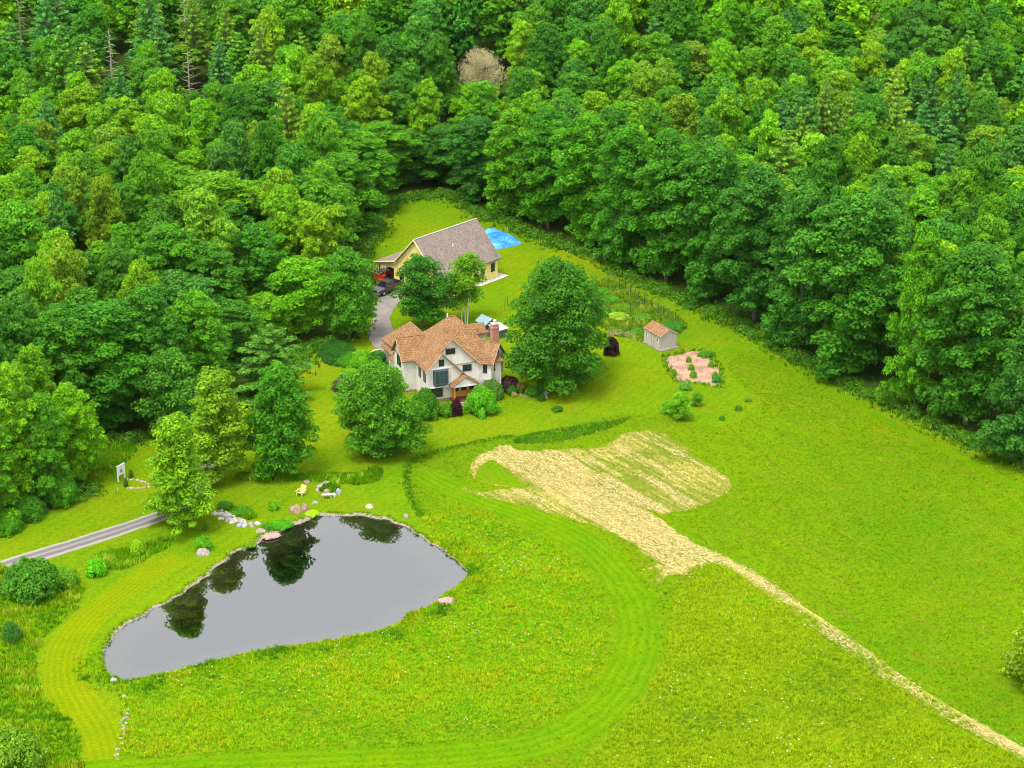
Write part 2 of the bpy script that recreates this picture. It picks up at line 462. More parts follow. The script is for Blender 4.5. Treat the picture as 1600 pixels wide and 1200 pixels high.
# ------------------------------------------------------------------ ground sheets
def smooth_closed(pts, step=1.0, wob=0.0, seed=0):
    """Closed Catmull-Rom through pts (x,y), resampled, with a small natural wobble."""
    out, n = [], len(pts)
    for i in range(n):
        p0, p1, p2, p3 = (Vector(pts[(i + k - 1) % n][:2]) for k in range(4))
        m = max(2, int((p2 - p1).length / step))
        for k in range(m):
            s = k / m
            out.append(.5 * ((2*p1) + (p2-p0)*s + (2*p0-5*p1+4*p2-p3)*s*s + (3*p1-p0-3*p2+p3)*s**3))
    if wob:
        out = [p + Vector((mnoise.noise((p.x*.6, p.y*.6, seed)), mnoise.noise((p.x*.6, p.y*.6, seed + 9)))) * wob for p in out]
    return [(p.x, p.y) for p in out]
def smooth_open(pts, step=1.0):
    out, n = [], len(pts)
    g = lambda i: Vector(pts[min(max(i, 0), n-1)][:2])
    for i in range(n - 1):
        p0, p1, p2, p3 = g(i-1), g(i), g(i+1), g(i+2)
        m = max(2, int((p2 - p1).length / step))
        for k in range(m):
            s = k / m
            out.append(.5 * ((2*p1) + (p2-p0)*s + (2*p0-5*p1+4*p2-p3)*s*s + (3*p1-p0-3*p2+p3)*s**3))
    out.append(g(n-1))
    return [(p.x, p.y) for p in out]
def px_poly(pix, z=0.0): return [tuple(at(x, y, z)[:2]) for x, y in pix]
def inside(poly, x, y):
    poly = np.asarray(poly); x = np.asarray(x); y = np.asarray(y)
    r = np.zeros(x.shape, bool)
    x0, y0 = poly[:, 0], poly[:, 1]; x1, y1 = np.roll(x0, -1), np.roll(y0, -1)
    for a, b, c, d in zip(x0, y0, x1, y1):
        if b == d: continue
        cond = ((b > y) != (d > y)) & (x < (c - a) * (y - b) / (d - b) + a)
        r ^= cond
    return r
def dist_to(poly, x, y, closed=True):
    """Distance from points to a polyline."""
    p = np.asarray(poly); q = np.roll(p, -1, 0) if closed else p[1:]
    p = p if closed else p[:-1]
    x = np.asarray(x, float); y = np.asarray(y, float)
    best = np.full(x.shape, 1e9)
    for (a, b), (c, d) in zip(p, q):
        l2 = (c-a)**2 + (d-b)**2 + 1e-9
        s = np.clip(((x-a)*(c-a) + (y-b)*(d-b)) / l2, 0, 1)
        best = np.minimum(best, np.hypot(x - a - s*(c-a), y - b - s*(d-b)))
    return best
def sheet(name, poly, z, mat, holes=(), kind='structure', label=None, cat=None):
    loops = [[Vector((x, y, 0)) for x, y in poly]] + [[Vector((x, y, 0)) for x, y in h] for h in holes]
    tris = tessellate_polygon(loops)
    flat = [p for l in loops for p in l]
    me = bpy.data.meshes.new(name)
    me.from_pydata([(p.x, p.y, z) for p in flat], [], [tuple(t_) for t_ in tris])
    bm = bmesh.new(); bm.from_mesh(me)
    for f in bm.faces:
        if f.normal.z < 0: f.normal_flip()
    bm.to_mesh(me); bm.free()
    o = link_mesh(name, me, None, mat)
    return tag(o, label, cat, kind=kind)
def ribbon(name, line, widths, z, mat, kind='structure'):
    """A strip along a centre line with U across its width."""
    n = len(line); vs, uvs, fs = [], [], []
    acc = 0
    for i, (x, y) in enumerate(line):
        a, b = Vector(line[max(i-1, 0)]), Vector(line[min(i+1, n-1)])
        d = (b - a).normalized(); nr = Vector((-d.y, d.x))
        if i: acc += (Vector(line[i]) - Vector(line[i-1])).length
        w = widths[0] + (widths[1] - widths[0]) * i / (n - 1) if isinstance(widths, tuple) else widths
        w *= 1 + .12 * mnoise.noise((x * .35, y * .35, 3))
        for k in range(5):
            vs.append((x + nr.x * w * (k/4 - .5), y + nr.y * w * (k/4 - .5), z)); uvs.append((k/4, acc))
    for i in range(n - 1):
        for k in range(4):
            fs.append((i*5+k, (i+1)*5+k, (i+1)*5+k+1, i*5+k+1))
    me = bpy.data.meshes.new(name); me.from_pydata(vs, [], fs)
    ul = me.uv_layers.new(name="UVMap")
    for lp in me.loops: ul.data[lp.index].uv = uvs[lp.vertex_index]
    bm = bmesh.new(); bm.from_mesh(me)
    for f in bm.faces:
        if f.normal.z < 0: f.normal_flip()
    bm.to_mesh(me); bm.free()
    return tag(link_mesh(name, me, None, mat), kind=kind)

OPEN_PX = [(-120,900),(0,832),(60,806),(105,788),(132,772),(112,740),(150,698),(180,690),(240,682),(300,668),(345,640),(395,610),
           (440,590),(470,570),(480,548),(520,535),(545,520),(560,480),(572,440),(562,405),(588,350),(605,318),(650,310),(700,305),(752,334),
           (800,352),(860,378),(930,400),(1000,440),(1100,482),(1180,522),(1250,562),(1330,604),(1420,645),(1500,684),(1600,724),(1720,780),
           (1900,1000),(1900,1330),(-260,1330),(-260,1000)]
OPEN = px_poly(OPEN_PX)
OPEN_S = smooth_closed(OPEN, 1.5, .9, 1)
WATER_Z = -0.14
POND_PX = [(163,1020),(172,1000),(192,980),(240,952),(292,924),(330,895),(362,868),(392,854),(416,839),(440,831),(466,819),(497,808),
           (540,807),(565,807),(602,813),(635,825),(665,842),(695,862),(717,880),(729,889),(731,900),(720,915),(700,931),(674,949),(640,957),(608,972),
           (520,994),(450,1005),(396,1014),(330,1029),(270,1044),(225,1055),(204,1060),(180,1054),(165,1036)]
# the photograph shows the far bank's plants in front of the near water edge: the water itself reaches further
POND_PX = [(x, y + (0 if i_ < 25 else 13 if x > 560 else 7)) for i_, (x, y) in enumerate(POND_PX)]
POND = smooth_closed([tuple(at(x, y, WATER_Z)[:2]) for x, y in POND_PX], .6, .5, 4)
def offset(poly, d):
    p = np.array(poly); t_ = np.roll(p, -2, 0) - np.roll(p, 2, 0)
    t_ /= np.linalg.norm(t_, axis=1)[:, None] + 1e-9
    n = np.stack([t_[:, 1], -t_[:, 0]], 1)
    area = np.sum(p[:, 0] * np.roll(p[:, 1], -1) - np.roll(p[:, 0], -1) * p[:, 1])
    if area < 0: n = -n
    d = np.asarray(d)
    return p + n * (d[:, None] if d.ndim else d)
pond_arr = np.array(POND)
pc = pond_arr.mean(0)
# the north-west shore is bare gravel, the south and east shores are overgrown to the water
nw = np.clip((-(pond_arr[:, 0] - pc[0]) + (pond_arr[:, 1] - pc[1]) * 1.2) / 18.0, 0, 1)
SHORE = [tuple(p) for p in offset(POND, .10 + .75 * nw ** 1.3 * (.55 + .45 * np.sin(np.arange(len(nw)) * .21) * np.sin(np.arange(len(nw)) * .083 + 1)))]

# base ground: one sheet to the horizon, dipping under the pond
gx = np.concatenate([np.linspace(-800, -170, 20)[:-1], np.arange(-170, 171, 2.5), np.linspace(170, 800, 20)[1:]])
gy = np.concatenate([np.linspace(-200, 120, 10)[:-1], np.arange(120, 560, 2.5), np.linspace(560, 1400, 30)])
X, Y = np.meshgrid(gx, gy)
Z = hill(X, Y)
far = inside(OPEN_S, X.ravel(), Y.ravel()).reshape(X.shape)
Z = Z + np.where(far, -.03, .0)
wd = dist_to(POND, X.ravel(), Y.ravel()).reshape(X.shape)
Z = np.where(inside(POND, X.ravel(), Y.ravel()).reshape(X.shape) | (wd < 3.2), -4.5, Z)
ny, nx = X.shape
idx = np.arange(nx * ny).reshape(ny, nx)
quads = np.stack([idx[:-1, :-1], idx[:-1, 1:], idx[1:, 1:], idx[1:, :-1]], -1).reshape(-1, 4)
me = np_mesh("ground", np.stack([X, Y, Z], -1).reshape(-1, 3), quads)
tag(link_mesh("ground", me, None, M["forest_floor"]), kind='structure')

sheet("lawn", OPEN_S, .004, M["lawn"], [SHORE])
# pond bed: shore edge down to silt, in rings
rings = [(np.array(SHORE), .004), (pond_arr * .5 + np.array(SHORE) * .5, -.05), (pond_arr, WATER_Z - .01), (offset(POND, -.9), -.27), (offset(POND, -2.4), -.52), (offset(POND, -4.6), -1.05), (offset(POND, -7.5), -2.0)]
vs, fs, n = [], [], len(POND)
for k, (ring, z) in enumerate(rings):
    vs += [(x, y, z + (.05 * mnoise.noise((x * .8, y * .8, 2)) if k > 1 else 0)) for x, y in ring]
for k in range(len(rings) - 1):
    fs += [(k*n + i, k*n + (i+1) % n, (k+1)*n + (i+1) % n, (k+1)*n + i) for i in range(n)]
me = bpy.data.meshes.new("pond_bed"); me.from_pydata(vs, [], fs)
bm = bmesh.new(); bm.from_mesh(me)
bm.verts.ensure_lookup_table()
c = bm.verts.new((pc[0], pc[1], -2.4))
bm.verts.ensure_lookup_table()
for i in range(n): bm.faces.new((bm.verts[(len(rings)-1)*n + i], bm.verts[(len(rings)-1)*n + (i+1) % n], c))
for f in bm.faces:
    f.normal_update()
    if f.normal.z < 0: f.normal_flip()
    f.smooth = True
bm.to_mesh(me); bm.free()
tag(link_mesh("pond_bed", me, None, M["pond_bed"]), kind='structure')
sheet("pond_water", [tuple(p) for p in offset(POND, .06)], WATER_Z, M["water"])

# hay field: the long-grass field right of and below the lawn
south = [(x, y) for x, y in SHORE]
FIELD_PX = [(657,806),(640,770),(636,735),(650,718),(690,704),(760,688),(830,677),(900,662),(970,647),(1030,650),(1070,663),(1120,668),(1165,653),(1187,628),
            (1168,608),(1142,590),(1140,565),(1190,550),(1300,606),(1420,664),(1520,714),(1700,804),(1900,1000),(1900,1330),(190,1330),(184,1200),(190,1120),(184,1075),
            (200,1064),(270,1048),(396,1018),(450,1010),(520,999),(610,978),(676,941),(720,908),(736,892),(724,878),(700,858),(676,836)]
FIELD = smooth_closed(px_poly(FIELD_PX), 1.5, .35, 11)
sheet("hay_field", FIELD, .010, M["field"])
MEADOW_PX = [(660,812),(700,806),(760,812),(820,830),(870,855),(920,905),(942,970),(930,1030),(905,1085),(862,1122),(800,1144),(700,1158),(600,1162),(400,1172),(200,1180),
             (190,1120),(186,1078),(202,1066),(270,1050),(396,1020),(450,1012),(520,1001),(612,980),(678,943),(722,910),(740,893),(726,878),(702,858)]
MEADOW = smooth_closed(px_poly(MEADOW_PX), 1.5, .5, 12)
sheet("wildflower_meadow", MEADOW, .014, M["meadow"])
TALL_PX = [(1118,882),(1060,905),(1052,960),(1038,1030),(1004,1088),(950,1150),(895,1215),(860,1330),(1800,1330),(1620,1202),(1500,1120),(1380,1040),(1250,952)]
TALL = smooth_closed(px_poly(TALL_PX), 1.5, .4, 13)
sheet("tall_grass_field", TALL, .018, M["meadow"])
HAY_PX = [(733,735),(742,718),(764,704),(780,696),(800,697),(806,704),(856,703),(905,701),(947,698),(966,683),(988,674),(1016,672),(1050,684),(1075,702),
          (1092,718),(1120,735),(1140,754),(1140,768),(1120,780),(1090,793),(1058,800),(1030,803),(1008,794),(1030,812),(1060,832),(1090,850),(1118,868),(1130,880),
          (1112,880),(1086,893),(1062,899),(1042,898),(1032,912),(1024,905),(1030,892),(1000,890),(1022,884),(1010,868),(990,850),(960,834),(920,820),(875,806),(826,793),(778,781),(742,774),(722,766),(720,760),
          (740,768),(775,766),(800,762),(760,755),(742,746)]
HAY = smooth_closed(px_poly(HAY_PX), .7, .55, 14)
POCKET = smooth_closed(px_poly([(770,719),(794,736),(810,750),(822,762),(784,760),(756,754),(744,744),(750,730)]), .7, .3, 15)
sheet("cut_hay_patch", HAY, .024, M["hay"], [POCKET])
PATH_L = smooth_open(px_poly([(1112,868),(1180,905),(1250,955),(1330,1010),(1420,1075),(1500,1124),(1600,1178),(1800,1290)]), 1.0)
ribbon("mown_hay_path", PATH_L, (2.1, 1.8), .028, M["hay"])
LANE = smooth_open(px_poly([(664,742),(700,760),(770,786),(850,815),(930,862),(985,930),(998,1000),(972,1070),(915,1128),(830,1165),(700,1182),(500,1192),(300,1200),(120,1215)]), 1.0)
ribbon("mown_lane", LANE, (4.4, 5.6), .012, M["mown_lane"])
TRACK = smooth_open(px_poly([(1130,545),(1200,562),(1290,604),(1370,650),(1450,690),(1540,735),(1700,815)]), 1.5)
ribbon("field_edge_track", TRACK, 1.5, .016, M["mown_lane"])
STRIP = smooth_open(px_poly([(285,872),(238,893),(190,925),(140,965),(108,1010),(102,1060),(122,1105),(148,1150),(158,1200),(150,1290)]), 1.0)
ribbon("mown_strip", STRIP, (3.0, 5.6), .008, M["mown_strip"])
WEEDS = {}
def weed(name, pix, z, mat="rough_grass", wob=.4):
    WEEDS[name] = smooth_closed(px_poly(pix), .8, wob, len(WEEDS) + 20)
weed("left", [(-60,905),(40,892),(110,892),(130,915),(120,950),(80,985),(60,1020),(58,1060),(80,1100),(118,1135),(128,1170),(118,1260),(-120,1300)], .012)
weed("sign", [(112,742),(150,702),(205,694),(212,706),(200,722),(170,745),(140,768),(118,772)], .012)
weed("drive", [(146,880),(152,868),(200,856),(250,842),(272,838),(268,850),(240,866),(205,886),(165,892)], .012)
weed("flowers", [(370,742),(400,739),(470,741),(560,738),(588,730),(600,741),(588,752),(560,758),(480,753),(378,750)], .012)
weed("ditch", [(350,788),(385,800),(400,806),(392,812),(365,802),(345,795)], .012)
weed("reeds", [(800,691),(830,678),(900,666),(960,657),(986,652),(962,667),(905,683),(840,694)], .022)
weed("garden", [(905,450),(935,440),(955,438),(1000,462),(1066,500),(1066,520),(1010,535),(985,530),(962,525),(942,512)], .012)
weed("ring", [(502,758),(518,756),(530,762),(526,772),(508,773),(500,766)], .012)
weed("bedside", [(555,560),(562,548),(578,555),(572,566),(575,580),(566,600),(540,600),(530,590),(545,572)], .012)
sheet("rough_grass", WEEDS["left"], .012, M["rough_grass"])
sheet("vegetable_garden", WEEDS["garden"], .012, M["soil"])
BED = smooth_closed(px_poly([(1039,559),(1052,556),(1067,553),(1074,550),(1094,549),(1110,560),(1119,571),(1125,588),(1121,603),(1104,600),(1086,597),(1058,594),(1049,580)]), .8, .25, 31)
sheet("mulch_bed", BED, .012, M["mulch"])
ROAD = smooth_open(px_poly([(-130,938),(0,888),(60,868),(125,848),(190,827),(255,804),(290,782),(312,752),(322,720)]), 1.0)
ribbon("gravel_road", ROAD, (3.2, 2.6), .012, M["road_gravel"])
DRIVE = smooth_closed(px_poly([(578,425),(600,414),(640,402),(660,425),(680,448),(660,462),(632,466),(616,482),(609,500),(618,522),(640,545),(640,575),(604,565),(596,550),(584,540),(574,524),(580,505),(586,470),(582,445)]), .8, .3, 32)
sheet("gravel_driveway", DRIVE, .012, M["gravel"])

# ------------------------------------------------------------------ grass and hay as geometry
def scatter(poly, density, seed, holes=(), near=None):
    r = np.random.default_rng(seed)
    p = np.asarray(poly); lo, hi = p.min(0), p.max(0)
    lo = np.maximum(lo, [-75, 150]); hi = np.minimum(hi, [85, 420])
    n = int((hi[0]-lo[0]) * (hi[1]-lo[1]) * density)
    x, y = r.uniform(lo[0], hi[0], n), r.uniform(lo[1], hi[1], n)
    k = inside(poly, x, y)
    px = 800 + FPX * x / (y * _cp + CAM_H * _sp)
    k &= (px > -60) & (px < 1660)
    for h in holes: k &= ~inside(h, x, y)
    return x[k], y[k]
def fbm(x, y, s, seed=0):
    r = np.random.default_rng(1000 + seed)
    out = np.zeros_like(x)
    for o in range(6):
        a = r.uniform(0, 2*math.pi, 2); k = s * (1.7 ** o)
        th = r.uniform(0, 2*math.pi)
        u = x*math.cos(th) + y*math.sin(th); w = -x*math.sin(th) + y*math.cos(th)
        out += np.sin(u*k + a[0] + 1.3*np.sin(w*k*.7 + a[1])) * (.75 ** o)
    return np.clip(.5 + out / 4.2, 0, 1)
TUFT_V, TUFT_F, TUFT_C = [], [], []
def tufts(x, y, h, w, cols, blades=4, z=0.0, lean=.5, seed=0, flower=None):
    """Grass tufts: a few bent blades each, every tuft with its own height and colour."""
    r = np.random.default_rng(seed); n = len(x)
    V, F, Cc = [], [], []
    for b in range(blades):
        a = r.uniform(0, 2*math.pi, n); L = r.uniform(.3, 1, n) * lean * h
        ax = r.uniform(-.5, .5, n) * w; ay = r.uniform(-.5, .5, n) * w
        hb = h * r.uniform(.65, 1.1, n); wb = w * r.uniform(.13, .27, n)
        pxv, pyv = -np.sin(a) * wb, np.cos(a) * wb
        bx, by = x + ax, y + ay
        base = np.full(n, z - .02)
        tip = np.stack([bx + np.cos(a)*L, by + np.sin(a)*L, z + hb], 1)
        V.append(np.stack([np.stack([bx - pxv, by - pyv, base], 1), np.stack([bx + pxv, by + pyv, base], 1), tip], 1))
        Cc.append(cols * np.array([1.30, 1.60, .42]) * r.uniform(.75, 1.3, n)[:, None])
    V = np.concatenate(V).reshape(-1, 3); Cc = np.concatenate(Cc)
    F = np.arange(len(V)).reshape(-1, 3)
    return V, F, Cc
def ramp3(t_, stops):
    t_ = np.clip(t_, 0, 1); xs = [s for s, _ in stops]
    return np.stack([np.interp(t_, xs, [c[i] for _, c in stops]) for i in range(3)], 1)
def stuff(name, parts, mat="tuft", label=None):
    Vs, Fs, Cs, n = [], [], [], 0
    for V, F, C_ in parts:
        Vs.append(V); Fs.append(F + n); Cs.append(C_); n += len(V)
    me = np_mesh(name, np.concatenate(Vs), np.concatenate(Fs), colors={"col": np.clip(np.concatenate(Cs), 0, 1)})
    return tag(link_mesh(name, me, None, M[mat]), label, kind='stuff')
G_YEL, G_MID, G_BRT, G_DRK, G_OLV = (.185,.205,.010), (.095,.180,.008), (.125,.225,.010), (.050,.120,.012), (.150,.165,.015)
# meadow beside the pond: mixed heights, white and yellow flower heads
x, y = scatter(MEADOW, 17, 1)
t1, t2 = fbm(x, y, .25, 1), fbm(x, y, .9, 2)
e = np.clip(dist_to(SHORE, x, y) / 9.0, 0, 1)
h = (.12 + .24 * t2) * (.75 + .5 * t1)
t3 = RNG.random(len(x))
cols = ramp3(.4*t1 + .3*t2 + .3*t3, [(.15, G_DRK), (.32, G_MID), (.5, G_BRT), (.68, G_YEL), (1, (.23,.215,.02))])
parts = [tufts(x, y, h, .26, cols * 1.2, 6, .014, 1.1, seed=3)]
sel = RNG.random(len(x)) < .008 + .05 * (fbm(x, y, .28, 5) > .60)
fx, fy = x[sel], y[sel]
fc = np.where((RNG.random(len(fx)) < .72)[:, None], np.array([(.52,.56,.32)]), np.array([(.50,.42,.02)]))
def heads(x, y, z, size, cols, seed):
    r = np.random.default_rng(seed); n = len(x); a = r.uniform(0, 6.28, n); V = []
    for k in range(3):
        t_ = a + k * 2.094
        V.append(np.stack([x + size*np.cos(t_), y + size*np.sin(t_), z + r.uniform(-.03, .03, n)], 1))
    return np.stack(V, 1).reshape(-1, 3), np.arange(3*n).reshape(-1, 3), cols
parts.append(heads(fx, fy, h[sel] + .10, RNG.uniform(.05, .12, len(fx)), fc, 4))
stuff("meadow_grass", parts)
# shore growth, taller, along the south and east banks
x, y = scatter([tuple(p) for p in offset(SHORE, 3.2)], 26, 8, [SHORE])
k = (np.clip(((x - pc[0]) - (y - pc[1]) * 1.2) / 14.0 + .35, 0, 1) > RNG.random(len(x)))
d = dist_to(SHORE, x, y); k &= RNG.random(len(x)) < np.exp(-d / 1.6)
x, y = x[k], y[k]; t2 = fbm(x, y, .8, 7)
stuff("shore_plants", [tufts(x, y, .16 + .34 * t2, .36, ramp3(t2, [(0, (.30,.27,.02)), (.35, G_YEL), (.6, G_BRT), (1, G_DRK)]), 5, .0, seed=9)])
# tall olive field bottom right
x, y = scatter(TALL, 14, 11)
t1, t2 = fbm(x, y, .16, 11), fbm(x, y, .7, 12)
cols = ramp3(.55*t1 + .45*t2, [(.12, (.085,.130,.015)), (.3, (.125,.175,.010)), (.6, (.160,.190,.010)), (.8, (.190,.205,.010)), (1, G_BRT)])
parts = [tufts(x, y, .14 + .24*t2, .27, cols * 1.22, 6, .018, 1.1, seed=13)]
sel = RNG.random(len(x)) < .003 + .04 * (fbm(x, y, .22, 15) > .66)
parts.append(heads(x[sel], y[sel], np.full(sel.sum(), .42), RNG.uniform(.06, .14, sel.sum()), np.tile([(.55,.58,.40)], (sel.sum(), 1)), 14))
stuff("tall_grass", parts)
# shorter hay-field grass
x, y = scatter(FIELD, 7, 21, [MEADOW, TALL, HAY])
t1, t2 = fbm(x, y, .10, 21), fbm(x, y, .6, 22)
a_ = R(-56.5); t1 = .5*t1 + .5*fbm((x*math.cos(a_) + y*math.sin(a_))*.1, -x*math.sin(a_) + y*math.cos(a_), .8, 24)
dt = dist_to(TRACK, x, y, False); dp = dist_to(PATH_L, x, y, False)
k = (dt > .75) & (dp > .85) & ((dist_to(LANE, x, y, False) > 2.3) | (RNG.random(len(x)) < .25)); x, y, t1, t2 = x[k], y[k], t1[k], t2[k]
cols = ramp3(.5*t1 + .5*t2, [(.15, (.052,.125,.008)), (.38, (.095,.165,.008)), (.6, (.125,.190,.009)), (.8, (.150,.190,.010)), (1, (.17,.15,.02))])
stuff("field_grass", [tufts(x, y, .09 + .14*t2, .32, cols, 4, .010, 1.1, seed=23)])
# rough patches and plant strips
parts = []
for nm, dens, hh, stops in (
    ("left", 12, .55, [(.2, G_DRK), (.5, G_BRT), (.75, G_YEL), (1, (.30,.32,.10))]),
    ("sign", 14, .55, [(.2, (.06,.15,.01)), (.6, G_BRT), (1, G_OLV)]),
    ("drive", 22, .65, [(.2, G_MID), (.6, G_BRT), (.85, (.28,.30,.07)), (1, (.40,.40,.18))]),
    ("flowers", 26, .5, [(.1, G_DRK), (.6, G_MID), (.8, G_BRT), (.93, (.30,.34,.08)), (1, (.48,.48,.22))]),
    ("ditch", 26, .7, [(.2, G_DRK), (.7, G_MID), (1, G_BRT)]),
    ("reeds", 18, .34, [(.2, (.050,.125,.025)), (.6, (.07,.165,.025)), (1, G_BRT)]),
    ("garden", 12, .55, [(.1, (.04,.11,.02)), (.5, G_MID), (.75, (.15,.20,.03)), (.92, (.30,.29,.10)), (1, (.42,.36,.22))]),
    ("ring", 26, .5, [(.2, G_DRK), (1, G_BRT)]),
    ("bedside", 22, .5, [(.2, G_DRK), (.6, G_BRT), (1, (.30,.30,.02))])):
    x, y = scatter(WEEDS[nm], dens, 40 + len(nm))
    t2 = fbm(x, y, .9, len(nm)); q = np.clip(t2 * .75 + RNG.random(len(x)) * .3, 0, 1)
    parts.append(tufts(x, y, hh * (.5 + .8*t2), .34, ramp3(q, stops), 5, .012, seed=50 + len(nm)))
# darker fringe where the uncut field starts
line = smooth_open(px_poly([(657,806),(640,770),(636,735),(650,718),(690,704),(760,688),(800,682)]), .25)
lx = np.array([p[0] for p in line for _ in range(5)]); ly = np.array([p[1] for p in line for _ in range(5)])
lx = lx + RNG.normal(0, .28, len(lx)); ly = ly + RNG.normal(0, .28, len(ly))
parts.append(tufts(lx, ly, RNG.uniform(.18, .38, len(lx)), .3, ramp3(RNG.random(len(lx)), [(0, (.055,.125,.02)), (1, G_MID)]), 4, .01, seed=61))
# fringe of the mulch bed
bl = np.array(BED)
for k_ in range(8):
    q = bl + RNG.normal(0, .28, bl.shape) + (bl - bl.mean(0)) * .07
    parts.append(tufts(q[:, 0], q[:, 1], RNG.uniform(.25, .6, len(q)), .3, ramp3(RNG.random(len(q)), [(0, G_DRK), (.7, G_MID), (1, (.30,.33,.16))]), 4, .01, seed=70 + k_))
stuff("wild_grass", parts)
# forest-edge herbs: a band just outside the lawn
e = np.array(smooth_closed(OPEN, .5, .9, 1))
sel = [p for p in e if 225 < p[1] < 352]
e = np.array(sel); cen = np.array([10., 280.])
parts = []
for k_ in range(16):
    q = e + RNG.normal(0, 1.3, e.shape) + (e - cen) / np.linalg.norm(e - cen, axis=1)[:, None] * (-.6 + 1.6 * RNG.random((len(e), 1)))
    t2 = fbm(q[:, 0], q[:, 1], .6, 80)
    parts.append(tufts(q[:, 0], q[:, 1], .30 + .70 * t2 * RNG.random(len(q)), .5, ramp3(RNG.random(len(q)), [(0, (.030,.085,.018)), (.6, (.055,.130,.018)), (.9, (.105,.180,.02)), (1, (.30,.32,.16))]), 5, 0.0, seed=90 + k_))
stuff("undergrowth", parts)
# straw lying on the cut patch and path
ang = R(-56.5)
def straw(x, y, seed, z):
    r = np.random.default_rng(seed); n = len(x)
    a = ang + r.normal(0, .5, n); L = r.uniform(.12, .38, n); w = r.uniform(.03, .075, n)
    dx, dy = np.cos(a) * L, np.sin(a) * L; nx_, ny_ = -np.sin(a) * w, np.cos(a) * w
    zz = z + r.uniform(.01, .10, n); dz = r.uniform(-.04, .06, n)
    V = np.stack([np.stack([x-dx-nx_, y-dy-ny_, zz], 1), np.stack([x+dx, y+dy, zz+dz], 1), np.stack([x-dx+nx_, y-dy+ny_, zz], 1)], 1).reshape(-1, 3)
    C_ = ramp3(r.random(n), [(0, (.34,.27,.10)), (.4, (.56,.455,.165)), (.85, (.72,.63,.31)), (1, (.20,.25,.02))])
    return V, np.arange(len(V)).reshape(-1, 3), C_
x, y = scatter(HAY, 34, 31, [POCKET])
edge_ = np.minimum(dist_to(HAY, x, y), dist_to(POCKET, x, y))
u = x*math.cos(ang) + y*math.sin(ang); w = -x*math.sin(ang) + y*math.cos(ang)
axis_ = smooth_open(px_poly([(790,702),(850,730),(920,770),(1000,815),(1110,870)]), 1.0)
dax = dist_to(axis_, x, y, False)
k = (fbm(u*.10, w*1.3, 1.0, 31) + 1.0 * np.exp(-(dax / 4.0) ** 2) - .12 * (dax > 8) - .5 * np.exp(-edge_ / .5)) > .56 + .3 * RNG.random(len(x))
parts = [straw(x[k], y[k], 33, .03)]
k = ~k & (RNG.random(len(x)) < .55 + .4 * np.exp(-edge_ / .6))
parts.append(tufts(x[k], y[k], RNG.uniform(.06, .16, k.sum()), .26, ramp3(RNG.random(k.sum()), [(0, (.11,.15,.012)), (1, (.20,.22,.03))]), 3, .024, .9, seed=34))
q = np.repeat(np.array(PATH_L), 60, 0) + RNG.normal(0, .45, (len(PATH_L) * 60, 2))
k = fbm(q[:, 0], q[:, 1], .5, 35) > .30
parts.append(straw(q[k, 0], q[k, 1], 36, .034))
stuff("cut_hay", parts)

# cobbles and pebbles on the bare gravel shore
r = np.random.default_rng(55); i_ = r.integers(0, len(POND), 5200); k = nw[i_] > r.random(len(i_)) * 1.0 + .12
i_ = i_[k]; f_ = r.uniform(-.15, 1.05, len(i_))[:, None]
q = np.array(POND)[i_] * (1 - f_) + np.array(SHORE)[i_] * f_ + r.normal(0, .12, (len(i_), 2))
zz = WATER_Z + (.14 * np.clip(f_[:, 0], -.2, 1)) - .01
sz = r.uniform(.03, .09, len(q)) * (1 + 1.2 * (r.random(len(q)) < .06))
an = r.uniform(0, 6.28, len(q)); V = []
for (dx, dy, dz) in ((1,0,0), (-.4,.8,0), (-.5,-.75,0), (.05,.05,.9)):
    V.append(np.stack([q[:,0] + sz*(dx*np.cos(an) - dy*np.sin(an)), q[:,1] + sz*(dx*np.sin(an) + dy*np.cos(an)), zz + sz*dz], 1))
V = np.stack(V, 1).reshape(-1, 3); b_ = np.arange(len(q))[:, None] * 4
F = np.concatenate([b_ + np.array([[0, 1, 3]]), b_ + np.array([[1, 2, 3]]), b_ + np.array([[2, 0, 3]])])
cc = ramp3(r.random(len(q)), [(0, (.16,.135,.11)), (.6, (.30,.265,.23)), (1, (.46,.42,.38))])
stuff("shore_gravel", [(V, F, np.concatenate([cc, cc, cc]))])

# grass overhanging the lawn side of the shore in ragged tufts
q = np.repeat(np.array(SHORE), 9, 0) + RNG.normal(0, .16, (len(SHORE) * 9, 2))
q = q + (q - pc) / np.linalg.norm(q - pc, axis=1)[:, None] * .10
k = fbm(q[:, 0], q[:, 1], 1.6, 91) + .35 * RNG.random(len(q)) > .52; q = q[k]
stuff("shore_grass", [tufts(q[:, 0], q[:, 1], RNG.uniform(.08, .3, len(q)), .3, ramp3(RNG.random(len(q)), [(0, G_DRK), (.5, G_MID), (1, G_YEL)]), 4, 0.0, 1.2, seed=92)])
